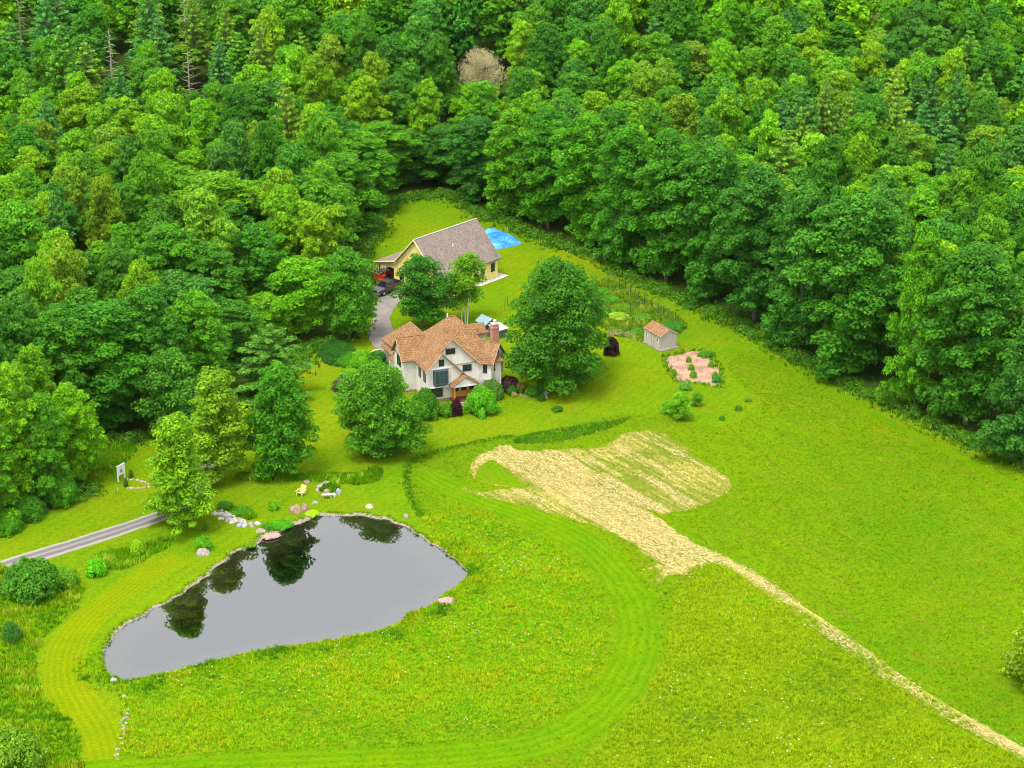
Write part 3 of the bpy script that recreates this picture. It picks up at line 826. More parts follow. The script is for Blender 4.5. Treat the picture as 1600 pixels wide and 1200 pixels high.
# ------------------------------------------------------------------ trees
def leaf_cloud(lobes, n_total, size, r, elong=1.35, up=.55, low=-.35, inner=.12):
    """Leaf clumps over the upper shells of the boughs. lobes: (centre, (a,b,c) radii, yaw)."""
    area = np.array([(l[1][0]*l[1][1] + l[1][0]*l[1][2] + l[1][1]*l[1][2]) for l in lobes])
    cnt = np.maximum(6, (area / area.sum() * n_total).astype(int))
    P, N, T = [], [], []
    for (c, rad, yaw), m in zip(lobes, cnt):
        d = r.normal(size=(m * 2, 3)); d /= np.linalg.norm(d, axis=1)[:, None]
        d = d[d[:, 2] > low + .25 * r.random(len(d))][:m]
        k = np.where(r.random(len(d)) < inner, r.uniform(.3, .8, len(d)), r.uniform(.82, 1.12, len(d)))
        q = d * np.array(rad) * k[:, None]
        cy, sy = math.cos(yaw), math.sin(yaw)
        q = np.stack([q[:, 0]*cy - q[:, 1]*sy, q[:, 0]*sy + q[:, 1]*cy, q[:, 2]], 1)
        dn = np.stack([d[:, 0]*cy - d[:, 1]*sy, d[:, 0]*sy + d[:, 1]*cy, d[:, 2]], 1)
        nr = dn + np.array([0, 0, up]) + r.normal(0, .42, dn.shape)
        P.append(q + np.array(c)); N.append(nr / np.linalg.norm(nr, axis=1)[:, None])
        T.append(np.clip(.5 + r.normal(0, .13) + r.normal(0, .25, len(d)), 0, 1))
    P, N, T = np.concatenate(P), np.concatenate(N), np.concatenate(T)
    n = len(P)
    t_ = np.cross(N, r.normal(size=N.shape)); t_ /= np.linalg.norm(t_, axis=1)[:, None] + 1e-9
    b = np.cross(N, t_)
    s = size * r.uniform(.6, 1.3, n)[:, None]
    L, W, fold = t_ * s * elong * .5, b * s * .5 / elong ** .5, N * s * .12
    V = np.stack([P - L, P - W + fold, P + L - fold, P + W + fold], 1).reshape(-1, 3)
    return V, np.arange(4 * n).reshape(-1, 4), T

def crown_profile(t_, kind):
    if kind == 'oval':   return math.sqrt(max(0, 1 - ((t_ - .42) / .60) ** 2)) if t_ > .42 else .62 + .38 * (t_ / .42) ** .7
    if kind == 'round':  return math.sqrt(max(0.02, 1 - ((t_ - .45) / .57) ** 2))
    if kind == 'cone':   return (.80 + .2 * min(1, t_ / .18)) * (1 - max(0, t_ - .18) / .90) ** .72
    if kind == 'dome':   return math.sqrt(max(.03, 1 - (max(0, t_ - .12) / .90) ** 1.9)) * (.88 + .12 * min(1, t_ / .15))
    if kind == 'egg':    return (.86 + .14 * min(1, t_ / .2)) * max(.04, 1 - max(0, t_ - .22) / .80) ** .55
    if kind == 'column': return (.75 + .25 * min(1, t_ / .3)) * (1 - max(0, t_ - .45) / .60) ** .55 if t_ < 1.0 else .2
    if kind == 'vase':   return .45 + .55 * min(1, t_ / .6) if t_ < .7 else math.sqrt(max(.02, 1 - ((t_ - .7) / .33) ** 2))
    return 1.0
def limbs(mb, H, Rr, base, r, n=9, rad=.26):
    rad *= .62
    mb.tube([(0,0,-.4), (r.normal(0,.1), r.normal(0,.1), H*.3), (r.normal(0,.25), r.normal(0,.25), H*.62), (r.normal(0,.3), r.normal(0,.3), H*.9)], [rad*1.25, rad, rad*.6, rad*.12], 7)
    for k in range(n):
        a = k * 2.4 + r.uniform(-.4, .4); z0 = H * (base + (.62 - base) * k / n); L = Rr * r.uniform(.6, .85)
        mb.tube([(0,0,z0), (math.cos(a)*L*.5, math.sin(a)*L*.5, z0 + H*.07), (math.cos(a)*L, math.sin(a)*L, z0 + H*.13)], [rad*.42, rad*.25, rad*.06], 5)
def broadleaf(seed, H, Rr, base=.12, kind='oval', lobes=44, leaves=7000, leaf=.5, lobe=.30, flat=.62, gap=0.0, up=.55):
    """A broadleaf tree: bough-sized leaf clouds around limbs; returns (crown mesh, trunk mesh)."""
    r = np.random.default_rng(seed); LB = []
    off = [(r.uniform(0, 2*math.pi), r.uniform(.08, .2)) for _ in range(3)]
    nm = max(9, int(lobes / 7))
    for i in range(nm):             # main boughs, each carrying a cluster of smaller sprays
        t_ = ((i + r.uniform(.05, .95)) / nm) ** .95
        a = i * 2.39996 + r.uniform(-.6, .6)
        lump = 1 + sum(m * math.sin((j + 1) * a + p + 4 * t_) for j, (p, m) in enumerate(off))
        pr = crown_profile(t_, kind) * Rr * lump
        S = Rr * .36 * r.uniform(.75, 1.3) * min(1.1, (20 / nm) ** .33)
        rad = max(0.0, pr - S * .8) * r.uniform(.8, 1.05)
        z = H * base + S * .3 + (H * (1 - base) - S * 1.05) * t_
        cx, cy = rad*math.cos(a), rad*math.sin(a)
        if gap and r.random() < gap * .5: continue
        for k in range(8):
            ph = k * 2.39996 + r.uniform(-.5, .5); el = math.asin(min(1, max(-.5, (k + .5) / 8 * 1.35 - .42 + r.uniform(-.1, .1))))
            if gap and r.random() < gap: continue
            s = Rr * lobe * r.uniform(.75, 1.3)
            dx, dy, dz = math.cos(el)*math.cos(ph), math.cos(el)*math.sin(ph), math.sin(el)
            LB.append(((cx + dx*S*.8, cy + dy*S*.8, z + dz*S*.72), (s * r.uniform(.95, 1.3), s * r.uniform(.8, 1.1), s * flat * r.uniform(.8, 1.2)), ph))
        LB.append(((cx*.5, cy*.5, z), (S, S, S*.7), a))
    V, F, T = leaf_cloud(LB, leaves, leaf, r, up=up)
    cm = np_mesh("crown", V, F, {"tone": T}); cm.materials.append(M["leaf"])
    mb = MB(); limbs(mb, H, Rr, max(base, .15), r, 9, .014 * H + .05)
    return cm, mb
def pine(seed, H, Rr, leaves=6500, base=.16, needle=.42):
    """A white pine: tiers of plume-like boughs around a straight trunk."""
    r = np.random.default_rng(seed); LB = []; mb = MB()
    mb.tube([(0,0,-.4), (0,0,H*.5), (r.normal(0,.15), r.normal(0,.15), H*.97)], [.013*H+.05, .009*H+.03, .03], 7)
    tiers = int(H / 1.15)
    for k in range(tiers):
        t_ = k / (tiers - 1); z = H * (base + (1 - base) * t_ * .985)
        Lm = Rr * (1 - t_) ** .75 * (.75 + .25 * min(1, t_ / .2)) + .35
        nb = 6 if t_ < .8 else 4
        a0 = r.uniform(0, 6.28)
        for j in range(nb):
            if r.random() < .12: continue
            a = a0 + j * 2 * math.pi / nb + r.uniform(-.3, .3); L = Lm * r.uniform(.65, 1.15)
            rise = .12 * L if t_ < .5 else .3 * L
            mb.tube([(0,0,z), (math.cos(a)*L*.9, math.sin(a)*L*.9, z + rise)], [.05, .015], 4, cap=False)
            for q, sc in ((.42, .8), (.75, 1.0), (.98, .7)):
                LB.append(((math.cos(a)*L*q, math.sin(a)*L*q, z + rise*q + .05), (L*.24*sc + .25, L*.13*sc + .22, .26 + .05*L), a))
    V, F, T = leaf_cloud(LB, leaves, needle, r, elong=1.9, up=.8, low=-.2)
    cm = np_mesh("crown", V, F, {"tone": T}); cm.materials.append(M["needle"])
    return cm, mb
def snag(seed, H, n=26):
    r = np.random.default_rng(seed); mb = MB()
    mb.tube([(0,0,-.4), (.1,.05,H*.5), (r.normal(0,.2), 0, H)], [.28, .2, .04], 6)
    for k in range(n):
        t_ = .3 + .68 * k / n; a = k * 2.4 + r.uniform(-.5, .5); L = (1 - t_) * 3.2 + r.uniform(.4, 1.2)
        z = H * t_
        mb.tube([(0,0,z), (math.cos(a)*L*.6, math.sin(a)*L*.6, z + r.uniform(-.1, .3)), (math.cos(a)*L, math.sin(a)*L, z + r.uniform(-.2, .7))], [.08, .05, .015], 4, cap=False)
    return mb

def mesh_of(mb, name, mat):
    o = mb.build(name, M[mat]); me = o.data
    bpy.data.objects.remove(o); return me
VAR = {}
def variant(key, H, Rr, crown, mb, bark="bark"):
    VAR[key] = (H, Rr, crown, mesh_of(mb, "trunk", bark))
for i, (kind, sd_) in enumerate([('oval', 1), ('round', 2), ('dome', 3), ('round', 4), ('round', 5), ('vase', 6), ('oval', 7), ('dome', 8), ('round', 9), ('vase', 10)]):
    variant(('wood', i), 18, 5.0, *broadleaf(100 + sd_, 18, 5.0, .18, kind, 135, 18000, .36, .165))
for i, (kind, sd_) in enumerate([('dome', 1), ('oval', 2), ('oval', 3), ('dome', 4)]):     # big maples with layered boughs
    variant(('maple', i), 24, 6.5, *broadleaf(200 + sd_, 24, 6.5, .03, kind, 240, 38000, .36, .135, .78))
for i in range(4):
    variant(('pine', i), 20, 4.6, *pine(300 + i, 20, 4.6, 11000, .16, .34))
variant(('yard', 'bright'), 15, 4.2, *broadleaf(401, 15, 4.2, .04, 'egg', 230, 26000, .28, .17, .7))
variant(('yard', 'slender'), 15, 3.0, *broadleaf(402, 15, 3.0, .08, 'column', 170, 19000, .26, .22, .8, gap=.04))
variant(('yard', 'dark'), 14, 4.2, *broadleaf(403, 14, 4.2, .03, 'column', 220, 25000, .28, .18, .72))
variant(('yard', 'ball'), 11, 5.4, *broadleaf(404, 11, 5.4, .01, 'round', 270, 46000, .23, .15, .8))
variant(('yard', 'linden'), 17, 7.2, *broadleaf(405, 17, 7.2, .02, 'dome', 320, 56000, .27, .14, .8))
variant(('yard', 'open'), 11, 3.9, *broadleaf(406, 11, 3.9, .06, 'round', 150, 15000, .27, .22, .7, gap=.06))
variant(('yard', 'maple'), 14, 5.0, *broadleaf(407, 14, 5.0, .04, 'oval', 200, 26000, .30, .17, .72))
variant(('yard', 'pine'), 13, 5.4, *pine(408, 13, 5.4, 15000, .05, .30))
variant(('yard', 'willow'), 9, 3.4, *broadleaf(409, 9, 3.4, .02, 'dome', 160, 16000, .24, .2, 1.2, up=.1))
# birch clump: three pale stems under one airy crown
_r = np.random.default_rng(410); cm, _ = broadleaf(411, 10.5, 3.0, .20, 'round', 120, 10000, .24, .24, .8, gap=.12)
mb = MB()
for (x0, y0) in ((-.75, .1), (.15, -.15), (.8, .2)):
    mb.tube([(x0*.5, y0, -.3), (x0*.8, y0, 3), (x0*1.2, y0*1.5, 8.8)], [.11, .09, .03], 7)
VAR[('yard', 'birch')] = (10.5, 3.0, cm, mesh_of(mb, "trunk", "birch_bark"))
# pale thinly leafed tree on the hill
cm, mb = broadleaf(412, 17, 5.6, .38, 'round', 170, 9500, .22, .2, .9)
VAR[('yard', 'pale')] = (17, 5.6, cm, mesh_of(mb, "trunk", "dead_wood"))
for i in range(6):          # small shrubs 0-2, large bushes 3-5 with finer leaf
    r_ = np.random.default_rng(500 + i); LB = []
    nk = 26 if i < 3 else 60; ls = 1.0 if i < 3 else .68
    for k in range(nk):
        a, q = k * 2.4, math.sqrt((k + .5) / nk) * r_.uniform(.85, 1.08); z = .85 * math.sqrt(max(0, 1 - q*q*.9)) * r_.uniform(.75, 1.05)
        LB.append(((q*.78*math.cos(a), q*.78*math.sin(a), z * .8 + .05), (.30*ls, .26*ls, .24*ls), a))
        if k % 2: LB.append(((q*.8*math.cos(a), q*.8*math.sin(a), z * .35), (.28*ls, .26*ls, .25*ls), a))
    V, F, T = leaf_cloud(LB, 4000 if i < 3 else 14000, (.095, .12, .085, .058, .065, .05)[i], r_, low=-.5)
    cm = np_mesh("foliage", V, F, {"tone": T}); cm.materials.append(M["leaf"])
    mb = MB()
    for k in range(5): mb.tube([(0,0,-.05), (.35*math.cos(k*1.26), .35*math.sin(k*1.26), .6)], [.03, .012], 4)
    VAR[('shrub', i)] = (1.0, 1.0, cm, mesh_of(mb, "stem", "bark"))

TREES = []      # (x, y, crown radius) of every tree placed
def place(key, name, x, y, H, Rr, color, label, cat="tree", group=None, rz=None, z=None):
    h0, r0, cm, tm = VAR[key]
    zz = float(hill(x, y)) if z is None else z
    root = empty(name, (x, y, zz), random.uniform(0, 6.28) if rz is None else rz, label, cat, group)
    root.scale = (Rr / r0, Rr / r0 * random.uniform(.92, 1.08), H / h0)
    t_ = link_mesh("stem" if key[0] == 'shrub' else "trunk", tm, root)
    c = link_mesh("foliage" if key[0] == 'shrub' else "crown", cm, root)
    if color[1] > color[0] * 1.15: color = (color[0] * 1.95, color[1] * 2.6, color[2] * .75)
    c.color = (*color, 1)
    if cat == "tree": TREES.append((x, y, Rr))
    return root
def tree_px(key, name, bx, by, top, width, color, label, group=None, rz=None):
    """A tree surveyed from the photograph: base pixel, top row, crown width in pixels."""
    p = at(bx, by)
    hy = float(hill(p.x, p.y))
    if hy > .3:
        for _ in range(12): p = at(bx, by, float(hill(p.x, p.y)) * .5 + p.z * .5)
    lo, hi = 2.0, 45.0
    for _ in range(24):
        m = (lo + hi) / 2
        if proj(p.x, p.y, p.z + m)[1] > top: lo = m
        else: hi = m
    dist = math.hypot(p.y, CAM_H - p.z - 5)
    return place(key, name, p.x, p.y, lo, width / 2 / (FPX / dist) * 1.02, color, label, "tree", group, rz)

DK, BLU, MID, BRT, YEL, OLV = (.032,.088,.014), (.036,.094,.028), (.054,.124,.012), (.076,.150,.010), (.088,.146,.010), (.084,.125,.018)
tree_px(('yard','bright'), "maple_tree", 284, 822, 648, 112, (.092,.148,.009), "bright yellow-green tree at the end of the gravel road by the pond")
tree_px(('yard','slender'), "slender_tree", 344, 752, 576, 94, (.095,.140,.016), "slender olive-green tree with grey stems behind the bright tree by the road")
tree_px(('yard','dark'), "oak_tree", 440, 742, 568, 104, (.034,.100,.012), "upright dark green tree above the flower strip and yellow lawn chair")
tree_px(('yard','ball'), "round_tree", 592, 706, 572, 134, (.046,.106,.015), "dense round tree standing on the lawn in front of the house's left corner")
tree_px(('yard','linden'), "linden_tree", 872, 606, 406, 166, (.030,.082,.014), "largest lawn tree, broad and dark green, right of the house")
tree_px(('yard','open'), "ash_tree", 660, 512, 398, 82, (.026,.082,.018), "dark green tree directly in front of the yellow barn wall")
tree_px(('yard','birch'), "birch_tree", 727, 505, 396, 62, (.070,.125,.014), "birch with three white stems between house and yellow barn")
tree_px(('yard','maple'), "driveway_tree", 546, 532, 387, 86, (.042,.112,.016), "tall mid green tree on the left edge of the driveway by the pickup")
tree_px(('yard','maple'), "maple_tree", 472, 524, 402, 112, (.072,.155,.010), "light green rounded maple next to the tall driveway tree", rz=2.0)
tree_px(('yard','maple'), "maple_tree", 412, 540, 458, 84, (.082,.158,.012), "smaller yellow-green maple just behind the soft blue-green lawn pine", rz=4.0)
tree_px(('yard','pine'), "pine_tree", 425, 622, 508, 132, (.046,.098,.026), "soft blue-green pine at the lawn edge left of the house")
tree_px(('yard','open'), "ash_tree", 272, 686, 548, 96, (.040,.098,.024), "feathery dark green tree with visible trunk at the lawn's left woods edge")
tree_px(('yard','pale'), "pale_tree", 750, 192, 76, 74, (.44,.41,.27), "pale tan, nearly bare round tree standing out on the wooded hill")
# wood-edge trees, one by one along the clearing
EDGE = [(1600,750,496,150,(.026,.075,.024),0), (1508,694,384,184,(.030,.085,.016),1), (1428,655,352,104,(.052,.122,.010),0), (1334,614,300,196,(.032,.092,.018),2),
        (1248,566,286,130,(.026,.078,.020),3), (1178,524,262,136,(.026,.080,.022),1), (1110,488,226,138,(.030,.090,.018),2), (1040,462,204,134,(.034,.098,.014),1),
        (976,436,192,126,(.030,.092,.014),3), (915,398,176,120,(.044,.116,.012),2), (856,376,168,114,(.036,.104,.014),1), (800,354,170,96,(.056,.126,.010),0),
        (745,330,182,104,(.024,.076,.024),2), (692,303,196,96,(.028,.080,.022),3), (642,304,205,96,(.032,.086,.020),1), (600,316,190,104,(.050,.118,.012),2),
        (566,350,206,118,(.048,.118,.012),1), (536,392,238,124,(.040,.104,.012),3), (492,410,252,136,(.088,.150,.010),2), (428,420,276,136,(.062,.130,.010),1),
        (350,452,268,156,(.075,.135,.010),2), (30,806,566,104,(.086,.150,.010),2), (118,772,600,92,(.090,.165,.010),1), (-4,834,650,90,(.060,.130,.012),3),
        (180,694,470,172,(.030,.092,.014),2), (104,706,478,136,(.034,.094,.016),1), (244,672,442,126,(.032,.090,.018),3), (312,648,456,116,(.050,.122,.012),1),
        (372,600,470,110,(.036,.096,.020),0), (330,560,380,130,(.034,.090,.016),1), (270,560,350,130,(.040,.104,.014),2), (30,600,420,140,(.034,.088,.020),2)]
edge_names = ["at the far right woods edge beside the frame", "on the right woods edge above the field track's lower end", "narrow and lighter between two big dark maples, right woods edge",
              "broadest of the right woods edge, right of the mulch bed", "on the right woods edge up from the mulch bed", "on the right woods edge behind the pale shed's right side",
              "on the right woods edge beyond the garden fence corner", "on the woods edge behind the garden fence", "on the woods edge by the small white box",
              "on the woods edge left of the small white box", "on the woods edge right of the blue tarp", "bright, on the woods edge directly behind the blue tarp",
              "blue-green, at the top right corner of the barn lawn", "at the top of the barn lawn, right of its middle", "at the top of the barn lawn, left of its middle",
              "at the top left corner of the barn lawn", "on the left side of the barn lawn, upper one", "on the left side of the barn lawn, lower one",
              "yellow-green, left of the barn lawn behind the driveway trees", "left woods, second row behind the driveway trees", "broad yellow-green, left woods above the lawn pine",
              "big yellow-green, left frame edge above the gravel road", "yellow-green, right half of the pair above the gravel road", "at the left frame corner over the gravel road",
              "big dark crown behind the white sign", "dark crown left of the one behind the white sign", "dark crown right of the one behind the white sign", "mid green crown left of the lawn pine",
              "dark crown just behind the lawn pine", "dark crown in the left woods, above the lawn pine", "mid green crown in the left woods, above the white sign's dark trees", "dark crown at the left frame edge, above the yellow-green pair"]
EDGE += [(78,800,612,86,(.048,.118,.014),3), (62,740,540,96,(.070,.135,.010),0)]
edge_names += ["mid green, between the two yellow-green ones above the gravel road", "lighter crown behind the pair above the gravel road"]
for (bx, by, top, w, c, vi), nm in zip(EDGE, edge_names):
    tree_px(('maple', vi), "maple_tree", bx, by - w * .17, top, w * .94, c, "maple " + nm, "maples along the edge of the clearing")

# dead snags standing in the wood
snags = [mesh_of(snag(601 + i, 1.0 * h), "trunk", "dead_wood") for i, h in enumerate((15, 14))]
for i, (bx, by, rz, lb) in enumerate([(178,170,.4,"grey dead tree trunk with stub branches in the upper left woods"), (300,196,2.2,"pale dead conifer with bare horizontal branches, upper left woods, right one"),
                          (36,100,1.0,"bare white dead trunk in the top left corner of the woods"), (294,110,3.1,"cluster of bare pale stems under a large pine, top left"), (1376,66,.8,"reddish dead tree among green crowns at the top right")]):
    p = at(bx, by, 18.0)
    for _ in range(30): p = at(bx, by, float(hill(p.x, p.y)) * .3 + (p.z) * .7) if False else at(bx, by, float(hill(p.x, p.y)))
    root = empty("dead_tree", (p.x, p.y, float(hill(p.x, p.y)) + 2.0), rz, lb, "dead tree", "dead trees in the wood")
    root.scale = (.9, .9, .9)
    link_mesh("trunk", snags[i % 2], root)
    TREES.append((p.x, p.y, 1.6))

# the wood itself
PINE_HINTS = px_poly([(75,190),(95,120),(185,110),(380,60),(360,150),(330,210),(240,200),(270,120),(290,30),(120,70),(640,60),(845,100),(880,60),(1330,130),(1260,330),(1430,300)])
cand = []
r = np.random.default_rng(77)
def open_d(x, y): return dist_to(OPEN, np.array([x]), np.array([y]))[0]
ox = np.array([t_[0] for t_ in TREES]); 
ACC = list(TREES)
# things in the wood that stay in sight: nothing taller grows right in front of them
CLEAR = [(750, 130, 32), (178, 108, 7), (300, 142, 8), (36, 42, 6)]
CLEAR = [(a, b, w, at(a, b + 40, 15.0).y) for a, b, w in CLEAR]
WOOD = []
YMAX = 470
PTS = np.stack([r.uniform(-150, 150, 26000), r.uniform(200, YMAX, 26000)], 1)
ins = inside(OPEN, PTS[:, 0], PTS[:, 1]); od = dist_to(OPEN, PTS[:, 0], PTS[:, 1])
for (x, y), i_, d_ in zip(PTS, ins, od):
    if i_ : continue
    hz = float(hill(x, y))
    far_t = min(1, max(0, (y - 300) / 150))
    Rr = r.uniform(3.05, 5.1) + .35 * far_t
    H = r.uniform(14, 21)
    if d_ < Rr * .75: continue
    px_, py_ = proj(x, y, hz + H * .8)
    mg = FPX / y * 4
    if px_ < -mg or px_ > 1600 + mg or py_ < -36 or py_ > 1230: continue
    A = np.array(ACC)
    if np.any((A[:, 0] - x) ** 2 + (A[:, 1] - y) ** 2 < ((A[:, 2] + Rr) * .72) ** 2): continue
    # in front of the clearing nothing may hide it
    qx, qy = proj(x, y, hz)
    tx, ty = proj(x, y, hz + H); cw = Rr * FPX / y
    blocks = lambda ty_: any(abs(tx - a) < w_ + cw * .8 and ty_ < b - 4 and qy > b - 6 for a, b, w_, yy in CLEAR)
    if blocks(ty):
        for k_ in (.42, .24):
            if not blocks(proj(x, y, hz + H * k_)[1]): break
        else: continue
        H *= k_; Rr *= .6 + .5 * k_

    if qy > 860: continue
    ACC.append((x, y, Rr)); WOOD.append((x, y, H, Rr))
TONES = [("dark green", DK), ("blue-green", BLU), ("mid green", MID), ("bright green", BRT), ("yellow-green", YEL), ("olive green", OLV)]
rowname = lambda py: ("topmost" if py < 45 else "upper" if py < 110 else "middle" if py < 190 else "lower" if py < 300 else "front")
def colname(px):
    for lim, nm in ((170,"far left"), (340,"left"), (520,"centre-left"), (680,"above the barn lawn"), (840,"above the blue tarp"), (1010,"above the garden fence"), (1180,"above the pale shed"), (1390,"right")):
        if px < lim: return nm
    return "far right"
recs = []
for (x, y, H, Rr) in WOOD:
    px_, py_ = proj(x, y, float(hill(x, y)) + H * .85)
    right = px_ / 1600
    near_pine = min(math.hypot(x - p[0], (y - p[1]) * .6) for p in PINE_HINTS)
    is_pine = near_pine < 8 or (r.random() < (.16 if px_ < 480 and py_ < 220 else .05))
    w = np.array([.26 + .16*right, .10 + .12*right, .26, .18, .14 * (1.5 - right), .06]); w /= w.sum()
    ti = int(r.choice(6, p=w))
    if is_pine: ti = int(r.choice([1, 5, 2], p=[.55, .3, .15]))
    name, c = TONES[ti]
    c = tuple(np.clip(np.array(c) * r.uniform(.88, 1.15) * np.array([r.uniform(.88, 1.14), 1, r.uniform(.8, 1.3)]), 0, 1))
    if is_pine: c = tuple(np.array(c) * np.array([1.0, 1.0, 1.5]))
    vi = int(r.integers(10))
    shape = "pine" if is_pine else ("narrow" if Rr < 3.9 else "broad" if Rr > 5.0 else "rounded")
    recs.append([px_, py_, x, y, H * (1.1 if is_pine else 1), Rr, is_pine, name, c, vi, shape])
# the 300 broadleaf crowns that show largest are trees of their own; the farthest rest is one mass
broad = sorted([q for q in recs if not q[6]], key=lambda q: q[3] + (400 if not (0 < q[0] < 1600 and q[1] > 6) else 0))
REST = broad[300:]; rest_ids = {id(q) for q in REST}
recs = [q for q in recs if id(q) not in rest_ids]
groups = {}
for q in recs: groups.setdefault((q[7], q[10], rowname(q[1]), colname(q[0])), []).append(q)
ORD = ["first", "second", "third", "fourth", "fifth", "sixth", "seventh", "eighth", "ninth", "tenth"]
for (tone, shape, row, colm), qs in groups.items():
    qs.sort(key=lambda q: q[0])
    place_ = colm if colm.startswith("above") else "on the " + colm if colm in ("left", "right", "far left", "far right") else "at the centre-left"
    for i, q in enumerate(qs):
        what = "pine with plume-like boughs" if shape == "pine" else shape + " leafy crown"
        lab = f"{tone} {what}, {row} woods {place_}"
        if len(qs) > 1: lab += f", {ORD[min(i, 9)]} from left"
        q.append(lab)
LIGHT = []
for i in range(3):
    cm, _ = broadleaf(120 + i, 18, 5.0, .15, ('round', 'dome', 'oval')[i], 135, 5200, .66, .17)
    nv = len(cm.vertices); co = np.empty(nv * 3, np.float32); cm.vertices.foreach_get("co", co)
    tn = np.empty(len(cm.polygons), np.float32); cm.attributes["tone"].data.foreach_get("value", tn)
    LIGHT.append((co.reshape(-1, 3), tn)); bpy.data.meshes.remove(cm)
parts = []
for k_, q in enumerate(REST):
    co, tn = LIGHT[k_ % 3]; a_ = k_ * 1.7; sx, sz = q[5] / 5.0, q[4] / 18
    V = np.stack([(co[:,0]*math.cos(a_) - co[:,1]*math.sin(a_))*sx + q[2], (co[:,0]*math.sin(a_) + co[:,1]*math.cos(a_))*sx + q[3], co[:,2]*sz + float(hill(q[2], q[3]))], 1)
    f0 = np.arange(len(V)).reshape(-1, 4)
    cc = np.array([q[8][0]*1.95, q[8][1]*2.6, q[8][2]*.75]) * ramp3(tn, [(0, (.55,.60,.70)), (.5, (1,1,1)), (1, (1.75,1.5,1.1))])
    parts.append((V, np.concatenate([f0[:, [0,1,2]], f0[:, [0,2,3]]]), np.concatenate([cc, cc])))
if parts: stuff("distant_wood", parts)
print("REST", len(REST))
for q in recs:
    key = ('pine', q[9] % 4) if q[6] else ('wood', q[9])
    place(key, "pine_tree" if q[6] else "broadleaf_tree", q[2], q[3], q[4], q[5], q[8], q[11], "tree", "pines in the surrounding wood" if q[6] else "broadleaf trees of the surrounding wood")
print("WOOD", len(recs), "pines", sum(q[6] for q in recs))

# leafy thicket at the foot of the woods, all round the clearing
r_ = np.random.default_rng(909); LB = []
e = np.array(smooth_closed(OPEN, .8, .9, 1)); e = e[(e[:, 1] > 222) & (e[:, 1] < 352)]
for q in e:
    for _ in range(2):
        d_ = (q - np.array([5., 280.])); d_ /= np.linalg.norm(d_)
        p_ = q + d_ * r_.uniform(-1.4, 1.6) + r_.normal(0, .5, 2); s_ = r_.uniform(.35, .95)
        LB.append(((p_[0], p_[1], s_ * .45), (s_ * 1.15, s_ * 1.1, s_ * r_.uniform(.5, 1.0)), r_.uniform(0, 6)))
V, F, T = leaf_cloud(LB, 42000, .24, r_, low=-.3)
cm = np_mesh("thicket", V, F, {"tone": T}); o = tag(link_mesh("thicket", cm, None, M["leaf"]), kind='stuff'); o.color = (.085, .235, .012, 1)

# thin summer haze over the whole valley
mb = MB(); mb.box(-815, 815, -215, 1415, -6, 215)
hz_ = NT("haze"); pv = hz_.n.new("ShaderNodeVolumePrincipled")
pv.inputs['Color'].default_value = (.86, .90, .95, 1); pv.inputs['Density'].default_value = .000012; pv.inputs['Anisotropy'].default_value = .2
hz_.link(pv.outputs[0], hz_.out.inputs['Volume'])
tag(mb.build("haze", hz_.m), kind='stuff')

# young growth in the gaps round the dead trees
for i, (px_, py_, lb) in enumerate([(30,44,"left of the bare white trunk in the top left corner"), (62,40,"right of the bare white trunk in the top left corner"), (166,84,"left of the grey dead trunk in the upper left woods"),
                                    (194,72,"right of the grey dead trunk in the upper left woods"), (182,48,"just above the grey dead trunk in the upper left woods"), (286,150,"left of the pale dead conifer in the upper left woods")]):
    p = at(px_, py_)
    for _ in range(40): p = at(px_, py_, .5 * p.z + .5 * float(hill(p.x, p.y)))
    place(('wood', i), "young_tree", p.x, p.y, 8.0 + i % 3, 3.4, (.05 + .008 * (i % 3), .12, .014), "low young green tree " + lb, "tree", "young trees in forest gaps")
# ------------------------------------------------------------------ farmhouse
hp = at(667, 577, 5.0)
HOUSE = empty("farmhouse", (hp.x, hp.y, 0), R(20.8), "white half-timbered farmhouse with many cedar-brown shingled gables", "house")
T_ = 1.04
def gable_pts(u0, u1, v, zb, ze, za):      # pentagon in a plane of constant v
    return [(u0, v, zb), (u1, v, zb), (u1, v, ze), ((u0+u1)/2, v, za), (u0, v, ze)]
def window(parent, o, ux, n, w, h, frame="dark_trim", pane="window_glass", nx=2, nz=1, depth=.07):
    """Window on a wall: centre o, along-wall unit ux, outward unit n; frame part with pane children."""
    o, ux, n = Vector(o), Vector(ux).normalized(), Vector(n).normalized(); up = Vector((0,0,1))
    def bar(mb, a0, a1, b0, b1, d0, d1):
        mb.add([o + ux*a + up*b + n*d for a, b, d in ((a0,b0,d0),(a1,b0,d0),(a1,b1,d0),(a0,b1,d0),(a0,b0,d1),(a1,b0,d1),(a1,b1,d1),(a0,b1,d1))],
               [(0,3,2,1),(4,5,6,7),(0,1,5,4),(1,2,6,5),(2,3,7,6),(3,0,4,7)])
    mb = MB(); b = .07
    bar(mb, -w/2-b, w/2+b, h/2, h/2+b, -.03, depth); bar(mb, -w/2-b, w/2+b, -h/2-b, -h/2, -.03, depth)
    bar(mb, -w/2-b, -w/2, -h/2, h/2, -.03, depth); bar(mb, w/2, w/2+b, -h/2, h/2, -.03, depth)
    for i in range(1, nx): bar(mb, -w/2 + w*i/nx - .025, -w/2 + w*i/nx + .025, -h/2, h/2, -.02, depth - .015)
    for i in range(1, nz): bar(mb, -w/2, w/2, -h/2 + h*i/nz - .025, -h/2 + h*i/nz + .025, -.021, depth - .02)
    fr_ = mb.build("window", M[frame], parent)
    for i in range(nx):
        p = MB(); bar(p, -w/2 + w*i/nx + (.026 if i else 0), -w/2 + w*(i+1)/nx - (.026 if i < nx-1 else 0), -h/2, h/2, -.022, .02)
        p.build("pane", M[pane], fr_)
    return fr_
